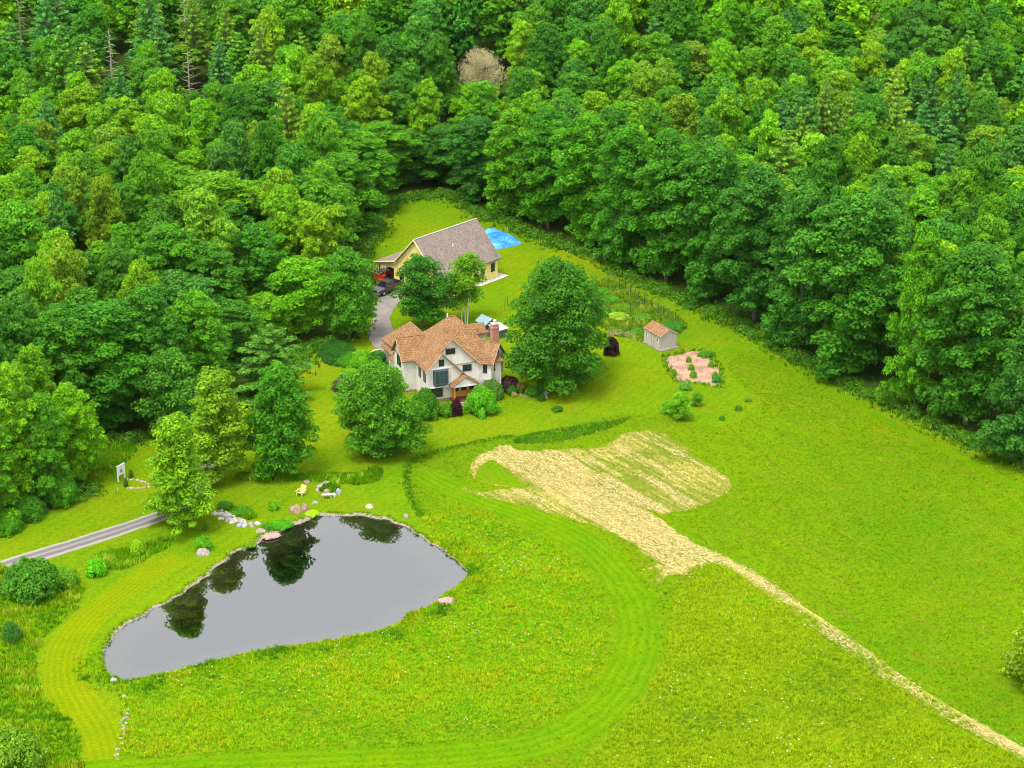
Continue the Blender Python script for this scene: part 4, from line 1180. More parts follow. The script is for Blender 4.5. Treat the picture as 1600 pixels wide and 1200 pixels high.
# walls
mb = MB(); mb.box(.02, 10.55, .42, 9.6, .4, 4.95); mb.build("wall", M["stucco"], HOUSE)
mb = MB(); mb.box(.06, 10.5, .48, 9.5, -.3, .4); mb.box(-1.6, .06, 4.76, 8.8, -.3, .4); mb.build("foundation", M["brick"], HOUSE)
mb = MB(); mb.face_prism([(.02, .40, 4.95), (7.18, .40, 4.95), (3.6, .40, 8.60)], (0, 3.0, 0)); mb.build("gable_wall", M["stucco"], HOUSE)
mb = MB(); mb.face_prism([(0, -.02, 2.25), (3.5, -.02, 2.25), (5.1, -.02, 3.60), (2.0, -.02, 6.92), (0, -.02, 4.86)], (0, .41, 0)); mb.build("gable_wall", M["stucco"], HOUSE)
mb = MB(); mb.box(-1.65, .015, 4.72, 8.88, .4, 4.95); mb.face_prism([(-1.65, 4.75, 4.95), (-1.65, 8.85, 4.95), (-1.65, 6.8, 7.02)], (3.2, 0, 0)); mb.build("wing_wall", M["stucco"], HOUSE)
# right wing, turned 45 degrees
E_ = Vector((10.22, .95)); A_ = Vector((-.7071, .7071)); W_ = Vector((.7071, .7071))
def rw(s, w, z): q = E_ + A_*s + W_*w; return (q.x, q.y, z)
mb = MB()
mb.prism([rw(0,-1.95,2.25), rw(0,1.95,2.25), rw(3.6,1.95,2.25), rw(3.6,-1.95,2.25)], [rw(0,-1.95,4.93), rw(0,1.95,4.93), rw(3.6,1.95,4.93), rw(3.6,-1.95,4.93)])
mb.face_prism([rw(0,-1.9,4.93), rw(0,1.9,4.93), rw(0,0,6.86)], (A_.x*3.4, A_.y*3.4, 0))
mb.build("wing_wall", M["stucco"], HOUSE)
mb = MB(); mb.prism([rw(.35,-1.7,.0), rw(.35,1.55,.0), rw(3.6,1.55,.0), rw(3.6,-1.7,.0)], [rw(.35,-1.7,2.25), rw(.35,1.55,2.25), rw(3.6,1.55,2.25), rw(3.6,-1.7,2.25)]); mb.build("wing_wall", M["stucco"], HOUSE)
# back wings
mb = MB(); mb.box(7.6, 11.1, 8.35, 10.3, .0, 5.9); mb.face_prism([(11.1, 8.37, 5.9), (11.1, 10.28, 5.9), (11.1, 9.33, 6.82)], (-3.4, 0, 0)); mb.build("wing_wall", M["stucco"], HOUSE)
# roofs
zL = lambda u, v: 5 + T_*u
zF = lambda u, v: 5 + T_*(v - .3)
zR = lambda u, v: 5 + T_*(10.6 - u)
zB = lambda u, v: 5 + T_*(9.9 - v)
TH = .16
def roof(name, uv, zf, th=TH, mat="shingles", parent=HOUSE):
    mb = MB(); mb.slab(uv, zf, th); return mb.build(name, M[mat], parent)
roof("roof", [(-.3,-.38), (2.0,-.38), (2.0,.06), (3.6,.06), (3.6,3.9), (4.8,5.1), (-.3,10.2)], zL)
roof("roof", [(3.601,3.9), (4.8,5.101), (5.8,5.1), (10.9,0), (7.5,0)], zF)
roof("roof", [(5.802,5.1), (10.9,.004), (10.9,10.2)], zR)
roof("roof", [(4.8,5.102), (5.8,5.102), (10.9,10.202), (-.3,10.202)], zB)
roof("roof", [(3.602,.06), (3.602,3.895), (7.495,.06)], lambda u, v: 5 + T_*(7.2 - u))
roof("roof", [(2.002,-.38), (2.002,.395), (5.35,.395), (5.35,-.38)], lambda u, v: 5 + T_*(4.0 - u))
roof("roof", [(-2.0,4.38), (-2.0,6.8), (2.08,6.8), (-.32,4.38)], lambda u, v: 5 + T_*(v - 4.7))
roof("roof", [(-2.0,6.802), (2.08,6.802), (-.32,9.2), (-2.0,9.2)], lambda u, v: 5 + T_*(8.9 - v))
def zw(sign): return lambda u, v: 5 + T_*(1.95 - sign * ((u - E_.x)*W_.x + (v - E_.y)*W_.y))
roof("roof", [rw(-.3,-2.25,0)[:2], rw(-.3,-.002,0)[:2], rw(2.8,-.002,0)[:2], rw(2.8,-2.25,0)[:2]], zw(-1))
roof("roof", [rw(-.3,.002,0)[:2], rw(-.3,2.25,0)[:2], rw(2.8,2.25,0)[:2], rw(2.8,.002,0)[:2]], zw(1))
roof("roof", [(7.0,8.15), (11.35,8.15), (11.35,9.33), (7.0,9.33)], lambda u, v: 5.95 + .95*(v - 8.35))
roof("roof", [(7.0,9.332), (11.35,9.332), (11.35,10.5), (7.0,10.5)], lambda u, v: 5.95 + .95*(10.31 - v))
# ridge caps and rake boards
def rake(pts, w=.14, mat="tan_trim", name="barge_board"):
    mb = MB(); mb.tube(pts, w*.5, 4); mb.build(name, M[mat], HOUSE)
rake([(3.6,.02,8.74), (3.6,3.9,8.78)], .12, "shingles", "ridge_cap"); rake([(4.8,5.1,10.02), (5.8,5.1,10.02)], .16, "shingles", "ridge_cap")
rake([(3.6,.0,8.66), (7.5,.0,4.60)], .17); rake([(3.6,.0,8.66), (2.6,.0,7.62)], .17, "brown_trim")
rake([(2.0,-.42,6.98), (5.38,-.42,3.46)], .17, "brown_trim"); rake([(2.0,-.42,6.98), (-.32,-.42,4.56)], .15)
rake([rw(-.34,0,6.92), rw(-.34,2.25,4.60)], .14); rake([rw(-.34,0,6.92), rw(-.34,-2.25,4.60)], .14)
rake([(-2.04,6.8,7.08), (-2.04,4.38,4.56)], .14); rake([(-2.04,6.8,7.08), (-2.04,9.2,4.56)], .14)
rake([(-2.0,6.8,7.24), (2.0,6.8,7.24)], .1, "shingles", "ridge_cap"); rake([rw(-.3,0,7.08), rw(2.6,0,7.08)], .1, "shingles", "ridge_cap")
# timber bands
def band(x0, x1, y0, y1, z0, z1, mat="tan_trim"): mb = MB(); mb.box(x0, x1, y0, y1, z0, z1); mb.build("timber_band", M[mat], HOUSE)
band(.05, 3.98, -.10, -.022, 4.80, 4.98, "white_paint"); band(-.01, 3.5, -.09, -.023, 2.18, 2.36, "white_paint"); band(4.0, 7.2, .33, .398, 4.88, 5.02)
mb = MB(); mb.prism([rw(-.06,-1.96,4.86), rw(-.06,1.96,4.86), rw(-.003,1.96,4.86), rw(-.003,-1.96,4.86)], [rw(-.06,-1.96,5.02), rw(-.06,1.96,5.02), rw(-.003,1.96,5.02), rw(-.003,-1.96,5.02)]); mb.build("timber_band", M["tan_trim"], HOUSE)
band(-1.73, -1.653, 4.74, 8.86, 4.84, 4.98, "brown_trim")
mb = MB()
for u, v in ((.0, -.05), (7.15, .36)): mb.box(u - .06, u + .06, v, v + .05, (2.3 if u < 1 else 2.3), 4.85)
mb.build("corner_board", M["white_paint"], HOUSE)
# windows
F_, FX = (0, -1, 0), (1, 0, 0)
window(HOUSE, (2.02, -.02, 5.62), FX, F_, .60, .80, nx=2, nz=2)
window(HOUSE, (3.42, .40, 6.95), FX, F_, 1.20, .74, nx=2)
mb = MB(); mb.box(2.66, 4.22, .12, .38, 7.40, 7.46); mb.build("window_hood", M["tan_trim"], HOUSE)
window(HOUSE, (5.72, .40, 4.28), FX, F_, 1.10, .78, nx=1, nz=3)
window(HOUSE, (1.35, .42, 1.30), FX, F_, 1.75, 1.15, nx=2)
mb = MB()     # teal bay window with canted sides
b0, b1 = 2.46, 4.58
plan = [(.82, -.025), (1.05, -.50), (2.75, -.50), (2.98, -.025)]
low = [(.95, -.025), (1.2, -.30), (2.6, -.30), (2.85, -.025)]
mb.prism([(x, y, b0) for x, y in low], [(x, y, b0 + .24) for x, y in plan]); mb.prism([(x, y, b1) for x, y in plan], [(x, y, b1 + .12) for x, y in plan])
mb.prism([(x, y, b0 + .24) for x, y in plan], [(x, y, b0 + .42) for x, y in plan])
for x, y in ((1.05,-.50), (1.617,-.50), (2.183,-.50), (2.75,-.50)): mb.box(x - .05, x + .05, y - .012, y + .05, b0 + .4, b1)
mb.box(1.05, 2.75, -.505, -.46, 3.66, 3.71)
bay = mb.build("bay_window", M["teal_frame"], HOUSE)
for i in range(3):
    p = MB(); p.box(1.10 + .567*i, 1.567 + .567*i, -.48, -.45, b0 + .42, b1); p.build("pane", M["teal_glass"], bay)
for a, b in (((.82,-.025), (1.0,-.46)), ((2.98,-.025), (2.80,-.46))):
    p = MB(); p.face_prism([(a[0],a[1],b0+.42), (b[0],b[1],b0+.42), (b[0],b[1],b1), (a[0],a[1],b1)], (.02 if a[0] < 2 else -.02, .02, 0)); p.build("pane", M["teal_glass"], bay)
NL, LX = (-1, 0, 0), (0, -1, 0)
window(HOUSE, (.02, 3.0, 3.85), LX, NL, .75, 1.85, nx=1); window(HOUSE, (.02, 1.0, 3.85), LX, NL, .75, 1.85, nx=1)
window(HOUSE, (-1.65, 6.8, 5.75), LX, NL, .55, 1.05, nx=1); window(HOUSE, (-1.65, 6.7, 4.0), LX, NL, 1.45, 1.25, nx=2); window(HOUSE, (-1.65, 6.8, 1.6), LX, NL, 1.2, 1.2, nx=2)
q = Vector(rw(0, 0, 0)); ne = (-A_.x, -A_.y, 0); we = (W_.x, W_.y, 0)
window(HOUSE, rw(0, .05, 5.85), we, ne, .45, .95, nx=1); window(HOUSE, rw(0, .05, 4.02), we, ne, 2.3, 1.15, nx=3); window(HOUSE, rw(.35, -.1, 1.35), we, ne, 1.9, 1.3, nx=2)
window(HOUSE, rw(1.15, -1.95, 4.0), (-A_.x, -A_.y, 0), (-W_.x, -W_.y, 0), .95, 1.35, nx=1, nz=2)
# porch
mb = MB(); mb.box(3.35, 7.1, -1.25, .46, -.2, .36); mb.build("porch_deck", M["deck_red"], HOUSE)
mb = MB(); mb.box(4.0, 6.4, -1.6, -1.25, -.2, .22); mb.box(4.0, 6.4, -1.95, -1.6, -.2, .10); mb.build("porch_step", M["stone"], HOUSE)
for u in (3.45, 6.7):
    mb = MB(); mb.box(u - .1, u + .1, -1.1, -.9, .36, 2.32); mb.build("porch_post", M["orange_timber"], HOUSE)
mb = MB(); mb.box(3.55, 7.0, .30, .415, .36, 2.24)
door_wall = mb.build("porch_front", M["orange_timber"], HOUSE)
for k in range(3):
    p = MB(); p.box(3.78 + k*1.08, 4.50 + k*1.08, .27, .298, 1.15, 2.05); p.build("pane", M["window_glass"], door_wall)
mb = MB(); mb.box(4.78, 5.66, .262, .296, .38, 1.08); d_ = mb.build("door", M["orange_timber"], HOUSE)
mb = MB(); mb.box(5.52, 5.58, .22, .262, .95, 1.05); mb.build("handle", M["black_metal"], d_)
mb = MB(); mb.face_prism([(3.2,-1.15,2.42), (6.7,-1.15,2.42), (4.95,-1.15,3.55)], (0, 1.1, 0)); mb.box(3.25, 6.65, -1.2, -1.152, 2.3, 2.46); mb.build("porch_gable", M["white_paint"], HOUSE)
roof("porch_roof", [(2.95,-1.4), (4.95,-1.4), (4.95,-.05), (2.95,-.05)], lambda u, v: 3.72 + .64*(u - 4.95), .1)
roof("porch_roof", [(4.952,-1.4), (6.95,-1.4), (6.95,.39), (4.952,.39)], lambda u, v: 3.72 - .64*(u - 4.95), .1)
# chimney
mb = MB(); mb.box(10.72, 11.62, 4.15, 5.05, 0, 8.25); mb.box(10.64, 11.70, 4.07, 5.13, 7.72, 7.92); ch = mb.build("chimney", M["brick"], HOUSE)
mb = MB(); mb.box(10.70, 11.64, 4.13, 5.07, 8.252, 8.40); mb.build("chimney_cap", M["cream_cap"], ch)
mb = MB(); mb.tube([(11.17,4.6,8.4), (11.17,4.6,8.75)], .15, 8); mb.tube([(11.17,4.6,8.75), (11.17,4.6,8.82)], .24, 8); mb.build("flue", M["white_paint"], ch)
mb = MB(); mb.tube([(4.75,5.3,9.7), (4.75,5.3,10.35)], .09, 6); mb.build("vent_pipe", M["white_paint"], HOUSE)
# garage wing back left: pyramid hip roof, surveyed corner by corner
inv = Matrix.Rotation(-R(20.8), 3, 'Z')
def loc(px, py, z): return inv @ (at(px, py, z) - Vector((hp.x, hp.y, 0)))
BL, FL, AP = loc(594.9,529.4,3.3), loc(615.2,544.0,3.3), loc(641,501.6,6.3)
print("GARAGE", BL, FL, AP)
ce = Vector((AP.x, AP.y, 3.3)); FRc = FL + Vector((6.0, -3.0, 0)); BRc = BL + Vector((6.4, .4, 0))
for a, b in ((BL, FL), (FL, FRc), (FRc, BRc), (BRc, BL)):
    mb = MB(); dn = Vector((0,0,-.14))
    mb.prism([a+dn, b+dn, AP+dn], [a, b, AP]); mb.build("roof", M["shingles"], HOUSE)
ins_ = lambda p: Vector((p.x, p.y, 0)) * .9 + Vector((ce.x, ce.y, 0)) * .1
mb = MB(); mb.prism([ins_(p) for p in (BL, FL, FRc, BRc)], [ins_(p) + Vector((0,0,3.2)) for p in (BL, FL, FRc, BRc)]); mb.build("wing_wall", M["stucco"], HOUSE)
# entry roofs on the left side
P1 = [loc(593.8,539.5,2.55), loc(597.5,534.8,2.95), loc(616,547.5,2.95), loc(612.6,555.0,2.55)]
mb = MB(); mb.prism([p + Vector((0,0,-.1)) for p in P1], P1); mb.build("entry_roof", M["shingles"], HOUSE)
P2 = [loc(607.5,559,2.0), loc(612,550.5,2.5), loc(617,556,2.5), loc(617,568,2.0)]
mb = MB(); mb.prism([p + Vector((0,0,-.1)) for p in P2], P2); mb.build("entry_roof", M["shingles"], HOUSE)
for p in (P1[0], P1[3], P2[0]):
    mb = MB(); mb.box(p.x + .1, p.x + .22, p.y + .1, p.y + .22, 0, p.z - .06); mb.build("entry_post", M["white_paint"], HOUSE)

# ------------------------------------------------------------------ yellow barn
rd = Vector((.656, .755)).normalized(); nd = Vector((rd.y, -rd.x))
bo = Vector((-14.79, 296.9)) + rd * .4
BA = math.atan2(nd.y, nd.x)
BARN = empty("barn", (bo.x, bo.y, 0), BA, "yellow board barn with a steep grey-brown shingle roof and open lean-to", "barn")
ZA, BW, BLn = 8.4, 4.66, 13.4
zr = lambda x, y: ZA - 1.04 * abs(x)
mb = MB(); mb.face_prism([(-BW,0,0), (BW,0,0), (BW,0,zr(BW,0)-.2), (0,0,ZA-.2), (-BW,0,zr(BW,0)-.2)], (0, BLn, 0)); mb.build("wall", M["yellow_boards"], BARN)
def broof(name, uv, zf): mb = MB(); mb.slab(uv, zf, .2); return mb.build(name, M["asphalt_shingles"], BARN)
rf = broof("roof", [(.002,-.4), (5.1,-.4), (5.1,BLn+.4), (.002,BLn+.4)], zr)
broof("roof", [(-.002,-.4), (-4.05,-.4), (-4.05,BLn+.4), (-.002,BLn+.4)], zr)
broof("lean_to_roof", [(-4.052,-.4), (-8.65,-.4), (-8.65,BLn+.4), (-4.052,BLn+.4)], lambda x, y: ZA - 1.04*4.05 + .23*(x + 4.05))
zl = lambda x: ZA - 1.04*4.05 + .23*(x + 4.05)
for pts in ([(0,-.44,ZA-.08), (5.12,-.44,zr(5.12,0)-.08)], [(0,-.44,ZA-.08), (-4.05,-.44,zr(4.05,0)-.08), (-8.68,-.44,zl(-8.68)-.08)], [(-8.68,-.4,zl(-8.68)-.1), (-8.68,BLn+.4,zl(-8.68)-.1)], [(0,-.4,ZA+.02),(0,BLn+.4,ZA+.02)]):
    mb = MB(); mb.tube(pts, .1, 4); mb.build("trim", M["yellow_trim"] if pts[0][2] < ZA + .01 else M["concrete"], BARN)
mb = MB(); mb.face_prism([(-BW-.005, .02, 2.75), (-7.9, .02, 2.65), (-8.3, .02, zl(-8.3)-.22), (-BW-.005, .02, zl(-BW)-.22)], (0, .12, 0)); mb.build("lean_to_gable", M["yellow_boards"], BARN)
for y in (.15, 4.6, 9.0, 13.2):
    mb = MB(); mb.box(-7.95, -7.77, y - .09, y + .09, 0, zl(-7.86) - .2); mb.build("post", M["weathered_boards"], BARN)
mb = MB(); mb.box(-8.02, -7.7, 0.1, 13.3, zl(-7.86) - .42, zl(-7.86) - .21); mb.build("beam", M["weathered_boards"], BARN)
for y in (1.6, 4.2, 7.0, 9.9, 12.25): window(BARN, (BW, y, 1.85), (0,1,0), (1,0,0), .75, 1.25, nx=1, nz=2, depth=.05)
window(BARN, (-3.0, 0, 1.65), (1,0,0), (0,-1,0), .75, 1.2, nx=1, nz=2, depth=.05); window(BARN, (-.2, 0, 5.3), (1,0,0), (0,-1,0), .7, 1.0, nx=1, nz=2, depth=.05); window(BARN, (2.6, 0, 1.65), (1,0,0), (0,-1,0), .75, 1.2, nx=1, nz=2, depth=.05)
mb = MB(); mb.box(-BW-.06, -BW-.004, 2.6, 5.2, .05, 2.6); mb.build("door", M["weathered_boards"], BARN)
mb = MB(); mb.tube([(2.1,6.0,zr(2.1,0)-.1), (2.1,6.0,zr(2.1,0)+.45)], .09, 8); mb.build("vent_pipe", M["white_paint"], BARN)
mb = MB(); mb.box(BW + .02, BW + 1.1, -.2, BLn + 1.4, -.2, .10); mb.box(-BW, BW+1.1, BLn + .02, BLn + 1.4, -.2, .095); mb.build("apron", M["concrete"], BARN)
# ------------------------------------------------------------------ garden shed
sp = at(1031, 550)
SA = R(30)
SHED = empty("garden_shed", (20.75, 272.2, 0), SA, "pale taupe garden shed with orange shingle roof beside the vegetable garden", "shed")
SW, SL = 2.85, 4.0      # gable face along x, long side along y
mb = MB(); mb.face_prism([(0,0,.2), (SW,0,.2), (SW,0,2.2), (SW/2,0,3.0), (0,0,2.2)], (0, SL, 0)); mb.build("wall", M["taupe_boards"], SHED)
zs = lambda x, y: 3.06 - .56 * abs(x - SW/2)
for uv in ([(-.14,-.14), (SW/2-.001,-.14), (SW/2-.001,SL+.14), (-.14,SL+.14)], [(SW/2+.001,-.14), (SW+.14,-.14), (SW+.14,SL+.14), (SW/2+.001,SL+.14)]):
    mb = MB(); mb.slab(uv, zs, .08); mb.build("roof", M["shingles"], SHED)
for pts in ([(-.15,-.16,zs(-.15,0)-.05), (SW/2,-.16,3.0), (SW+.15,-.16,zs(-.15,0)-.05)],):
    mb = MB(); mb.tube(pts, .05, 4); mb.build("trim", M["tan_trim"], SHED)
mb = MB(); mb.box(-.15, SW + .3, -.35, SL + .1, -.1, .2); mb.build("skid_base", M["stone"], SHED)
for y in (.62, 3.35): window(SHED, (0, y, 1.55), (0,1,0), (-1,0,0), .42, .62, frame="white_paint", nx=1, nz=2, depth=.05)
for y0 in (1.35, 2.02):
    mb = MB(); mb.box(-.05, -.004, y0, y0 + .63, .25, 2.02); d_ = mb.build("door", M["taupe_boards"], SHED)
    mb = MB(); mb.box(-.07, -.052, y0, y0 + .05, .25, 2.02); mb.build("door_trim", M["brown_trim"], d_)
# ------------------------------------------------------------------ small coop behind the house
cp = at(776, 524)
COOP = empty("chicken_coop", (cp.x, cp.y, 0), R(38), "small coop with teal metal roof and a white-lidded run, behind the brick chimney", "coop")
mb = MB(); mb.box(-1.05, .75, 1.2, 3.0, .35, 1.7); mb.face_prism([(-1.05,1.2,1.7), (.75,1.2,1.7), (-.15,1.2,2.25)], (0, 1.8, 0)); mb.build("wall", M["weathered_boards"], COOP)
for uv in ([(-1.4,.75), (-.152,.75), (-.152,3.3), (-1.4,3.3)], [(-.148,.75), (1.1,.75), (1.1,3.3), (-.148,3.3)]):
    mb = MB(); mb.slab(uv, lambda x, y: 2.38 - .60 * abs(x + .15), .05); mb.build("roof", M["teal_metal"], COOP)
mb = MB(); mb.box(-.85, .95, -1.35, 1.1, .0, 1.25); mb.build("run_box", M["grey_green_wood"], COOP)
mb = MB(); mb.slab([(-.95,-1.5), (1.1,-1.5), (1.1,1.0), (-.95,1.0)], lambda x, y: 1.50 + .12*(y), .06); mb.build("lid", M["translucent_lid"], COOP)
mb = MB(); mb.box(-1.6, -1.05, .2, 2.2, .0, .8); mb.build("nest_box", M["weathered_boards"], COOP)
# ------------------------------------------------------------------ pickup under the trees
def wheel(parent, x, y, rad, w, name="wheel"):
    mb = MB(); mb.tube([(x, y - w/2, rad), (x, y + w/2, rad)], rad, 14)
    wh = mb.build(name, M["rubber"], parent)
    mb = MB(); mb.tube([(x, y - w/2 - .015, rad), (x, y + w/2 + .015, rad)], rad * .58, 10); mb.build("rim", M["silver"], wh)
    return wh
tp = at(605, 456)
TRUCK = empty("pickup_truck", (tp.x, tp.y, .012), math.atan2(-.79, -.62), "dark grey crew-cab pickup parked on gravel beside the yellow barn", "pickup truck")
# x forward, y left
mb = MB()
prof = [(2.75,.55), (2.80,.80), (2.72,1.02), (1.35,1.16), (-.95,1.14), (-.95,.62), (-2.75,.62), (-2.75,.45), (2.6,.42)]
mb.face_prism([(x, -.95, z) for x, z in prof], (0, 1.90, 0)); mb.build("body", M["truck_paint"], TRUCK, bevel=.05)
mb = MB()
for y0, y1 in ((-.95,-.87), (.87,.95)): mb.box(-2.75, -.95, y0, y1, .6, 1.18)
mb.box(-2.78, -2.70, -.87, .87, .6, 1.18); mb.build("cargo_bed", M["truck_paint"], TRUCK)
mb = MB(); mb.prism([(1.35,-.88,1.14), (1.35,.88,1.14), (-.95,.88,1.14), (-.95,-.88,1.14)], [(.62,-.70,1.80), (.62,.70,1.80), (-.72,.70,1.80), (-.72,-.70,1.80)])
mb.build("cab_glass", M["car_glass"], TRUCK)
mb = MB(); mb.prism([(.66,-.73,1.78), (.66,.73,1.78), (-.76,.73,1.78), (-.76,-.73,1.78)], [(.56,-.66,1.87), (.56,.66,1.87), (-.68,.66,1.87), (-.68,-.66,1.87)])
for s in (-1, 1):
    for (xa, xb) in ((1.36,.63), (-.05,-.05), (-.96,-.73)): mb.tube([(xa, s*.90, 1.12), (xb, s*.71, 1.80)], .055, 4)
mb.build("cab_roof", M["truck_paint"], TRUCK)
for x in (1.75, -1.75):
    for s in (-1, 1): wheel(TRUCK, x, s*.84, .40, .28)
for s in (-1, 1):
    mb = MB(); mb.box(2.73, 2.82, s*.66 - .2, s*.66 + .2, .78, .96); mb.build("headlight", M["silver"], TRUCK)
    mb = MB(); mb.box(.85, 1.05, s*1.06 - .12, s*1.06 + .12, 1.15, 1.32); mb.build("mirror", M["truck_paint"], TRUCK)
mb = MB(); mb.box(2.74, 2.90, -.9, .9, .42, .62); mb.box(-2.9, -2.75, -.9, .9, .45, .62); mb.build("bumper", M["silver"], TRUCK)
mb = MB(); mb.box(2.76, 2.83, -.42, .42, .66, .98); mb.build("grille", M["black_metal"], TRUCK)

# ------------------------------------------------------------------ loader tractor under the lean-to
tp = at(607, 434)
TRAC = empty("loader_tractor", (tp.x, tp.y, .012), math.atan2(-.79, -.62), "orange-red loader tractor parked under the barn's lean-to", "tractor")
mb = MB(); mb.box(-.2, 1.25, -.33, .33, .75, 1.30); mb.box(-1.3, -.2, -.38, .38, .62, 1.0); mb.build("body", M["red_paint"], TRAC, bevel=.06)
for s in (-1, 1):
    wheel(TRAC, -.95, s*.72, .66, .36); wheel(TRAC, .95, s*.6, .40, .26)
    mb = MB(); mb.box(-1.5, -.45, s*.72 - .2, s*.72 + .2, 1.34, 1.42); mb.build("fender", M["red_paint"], TRAC)
    mb = MB(); mb.tube([(.05, s*.48, .95), (.95, s*.5, 1.62), (1.9, s*.5, .75)], .085, 5); mb.build("loader_arm", M["red_paint"], TRAC)
    mb = MB(); mb.tube([(-1.25, s*.5, 1.0), (-1.3, s*.5, 2.35)], .05, 4); mb.build("roll_bar", M["black_metal"], TRAC)
mb = MB(); mb.tube([(-1.3,-.5,2.35), (-1.3,.5,2.35)], .05, 4); mb.build("roll_bar", M["black_metal"], TRAC)
mb = MB(); mb.face_prism([(1.75,-.85,.95), (2.0,-.85,1.0), (1.95,-.85,.5), (2.25,-.85,.18), (2.75,-.85,.12), (2.75,-.85,.06), (2.2,-.85,.10), (1.72,-.85,.45)], (0, 1.7, 0))
for s in (-.86, .82): mb.face_prism([(1.75,s,.95), (2.0,s,1.0), (2.75,s,.12), (2.2,s,.08), (1.72,s,.45)], (0, .04, 0))
mb.build("bucket", M["red_paint"], TRAC)
mb = MB(); mb.box(-.95, -.5, -.25, .25, 1.0, 1.12); mb.box(-1.0, -.92, -.25, .25, 1.1, 1.5); mb.build("seat", M["black_metal"], TRAC)
mb = MB(); mb.tube([(-.15,0,1.25), (-.32,0,1.48)], .03, 4); mb.tube([(-.30,-.18,1.5), (-.42,0,1.52), (-.30,.18,1.5)], .025, 4); mb.build("steering_wheel", M["black_metal"], TRAC)

# ------------------------------------------------------------------ blue tarp heap
OUT = np.array(smooth_closed(px_poly([(754,366),(760,360),(775,360),(790,366),(814,378),(812,382),(798,386),(780,389),(768,390),(758,380)]), .5, .12, 41))
cen = OUT.mean(0); rings_, nO = 12, len(OUT); vs = []
for k in range(rings_ + 1):
    s = 1 - k / (rings_ + .5)
    for (x, y) in OUT:
        q = cen + (np.array([x, y]) - cen) * s
        z = 1.15 * (1 - s ** 2.2) * (.8 + .35 * mnoise.noise((q[0]*.35, q[1]*.35, 1))) + .5 * abs(mnoise.noise((q[0]*1.5 + q[1]*.5, q[1]*.45, 5))) * (1 - (1 - s) ** 3) * (1 if k else 0) + .02
        vs.append((q[0], q[1], z))
fs = [(k*nO + i, k*nO + (i+1) % nO, (k+1)*nO + (i+1) % nO, (k+1)*nO + i) for k in range(rings_) for i in range(nO)]
fs.append(tuple(rings_*nO + i for i in range(nO)))
mb = MB(); mb.add(vs, fs); tag(mb.build("tarp", M["tarp"], None, smooth=True), "crumpled bright blue tarp over a heap behind the yellow barn", "tarp")

# ------------------------------------------------------------------ garden fence
FPX_ = [(931,443),(950,440),(959,441),(968,450),(977,452),(985,461),(998,469),(1007,476),(1018,482),(1028,489),(1037,494),(1045,500),(1055,503),(1067,516)]
fp = [at(x, y) for x, y in FPX_]
FEN = empty("garden_fence", fp[0], 0, "thin wire garden fence on dark posts along the vegetable garden", "fence")
for p in fp:
    d = p - fp[0]; mb = MB(); mb.box(d.x - .045, d.x + .045, d.y - .045, d.y + .045, -.1, 1.65); mb.build("fence_post", M["post_green"], FEN)
mb = MB()
for a, b in zip(fp[:-1], fp[1:]):
    for z in (.25, .6, .95, 1.3, 1.55):
        mb.tube([(a.x - fp[0].x, a.y - fp[0].y, z), (b.x - fp[0].x, b.y - fp[0].y, z)], .009, 3, cap=False)
mb.build("wire", M["post_green"], FEN)
for i, (x, y) in enumerate([(998,507), (985,488), (789,486), (793,478)]):
    p = at(x, y); mb = MB(); mb.box(-.04, .04, -.04, .04, 0, 1.6); mb.box(-.06, .06, -.06, .06, 1.6, 1.66)
    o = mb.build("garden_stake", M["post_green"], None); o.location = p
    tag(o, ["dark stake with pale tip just left of the taupe shed", "dark stake in the middle of the vegetable garden", "lone dark stake on the lawn behind the coop", "second thin stake farther behind the coop"][i], "stake", "stakes around the vegetable garden")

# ------------------------------------------------------------------ white sign by the road
p = at(190, 750)
SIGN = empty("yard_sign", p, R(62), "white board on two white posts standing at the lawn's left edge", "sign")
for x in (-.62, .62):
    mb = MB(); mb.box(x - .07, x + .07, -.07, .07, -.2, 1.95); mb.build("post", M["white_paint"], SIGN)
mb = MB(); mb.box(-.55, .55, -.04, .04, .75, 1.85); bd = mb.build("board", M["white_paint"], SIGN)
mb = MB(); mb.box(-.25, .22, -.055, -.042, 1.05, 1.5); mb.build("emblem", M["sign_blue"], bd)
mb = MB(); mb.box(-.72, .72, -.09, .09, 1.95, 2.03); mb.build("cap", M["white_paint"], SIGN)

# ------------------------------------------------------------------ yellow lawn chair, bench
p = at(471, 773)
CH = empty("lawn_chair", p, R(-28), "pale yellow slatted wooden lawn chair facing the pond", "chair")
def plank(name, a, b, w, th, parent, mat="yellow_paint", side=(1,0,0)):
    a, b, s = Vector(a), Vector(b), Vector(side).normalized() * w / 2
    nrm = (b - a).cross(s).normalized() * th / 2
    mb = MB(); mb.prism([a - s - nrm, a + s - nrm, b + s - nrm, b - s - nrm], [a - s + nrm, a + s + nrm, b + s + nrm, b - s + nrm]); return mb.build(name, M[mat], parent)
for k in range(5): plank("back_slat", (-.28 + .14*k, .25, .30), (-.34 + .17*k, .62, 1.12 - .03*abs(k-2)), .115, .03, CH)
for k in range(5): plank("seat_slat", (-.33, -.42 + .14*k, .40 - .035*k), (.33, -.42 + .14*k, .40 - .035*k), .115, .03, CH, side=(0,1,0))
for s in (-1, 1):
    plank("arm", (s*.42, -.55, .60), (s*.42, .38, .60), .15, .035, CH)
    plank("leg", (s*.37, -.45, 0), (s*.37, -.45, .59), .10, .05, CH)
    plank("leg", (s*.34, -.5, .33), (s*.34, .70, .02), .05, .10, CH)
    plank("arm_brace", (s*.40, .36, .1), (s*.40, .36, .58), .08, .04, CH)
plank("back_rail", (-.42, .40, .62), (.42, .40, .62), .08, .04, CH, side=(0,1,0))
p = at(511, 778)
BN = empty("stone_bench", p, R(6), "pale stone slab bench at the front of the stone ring", "bench")
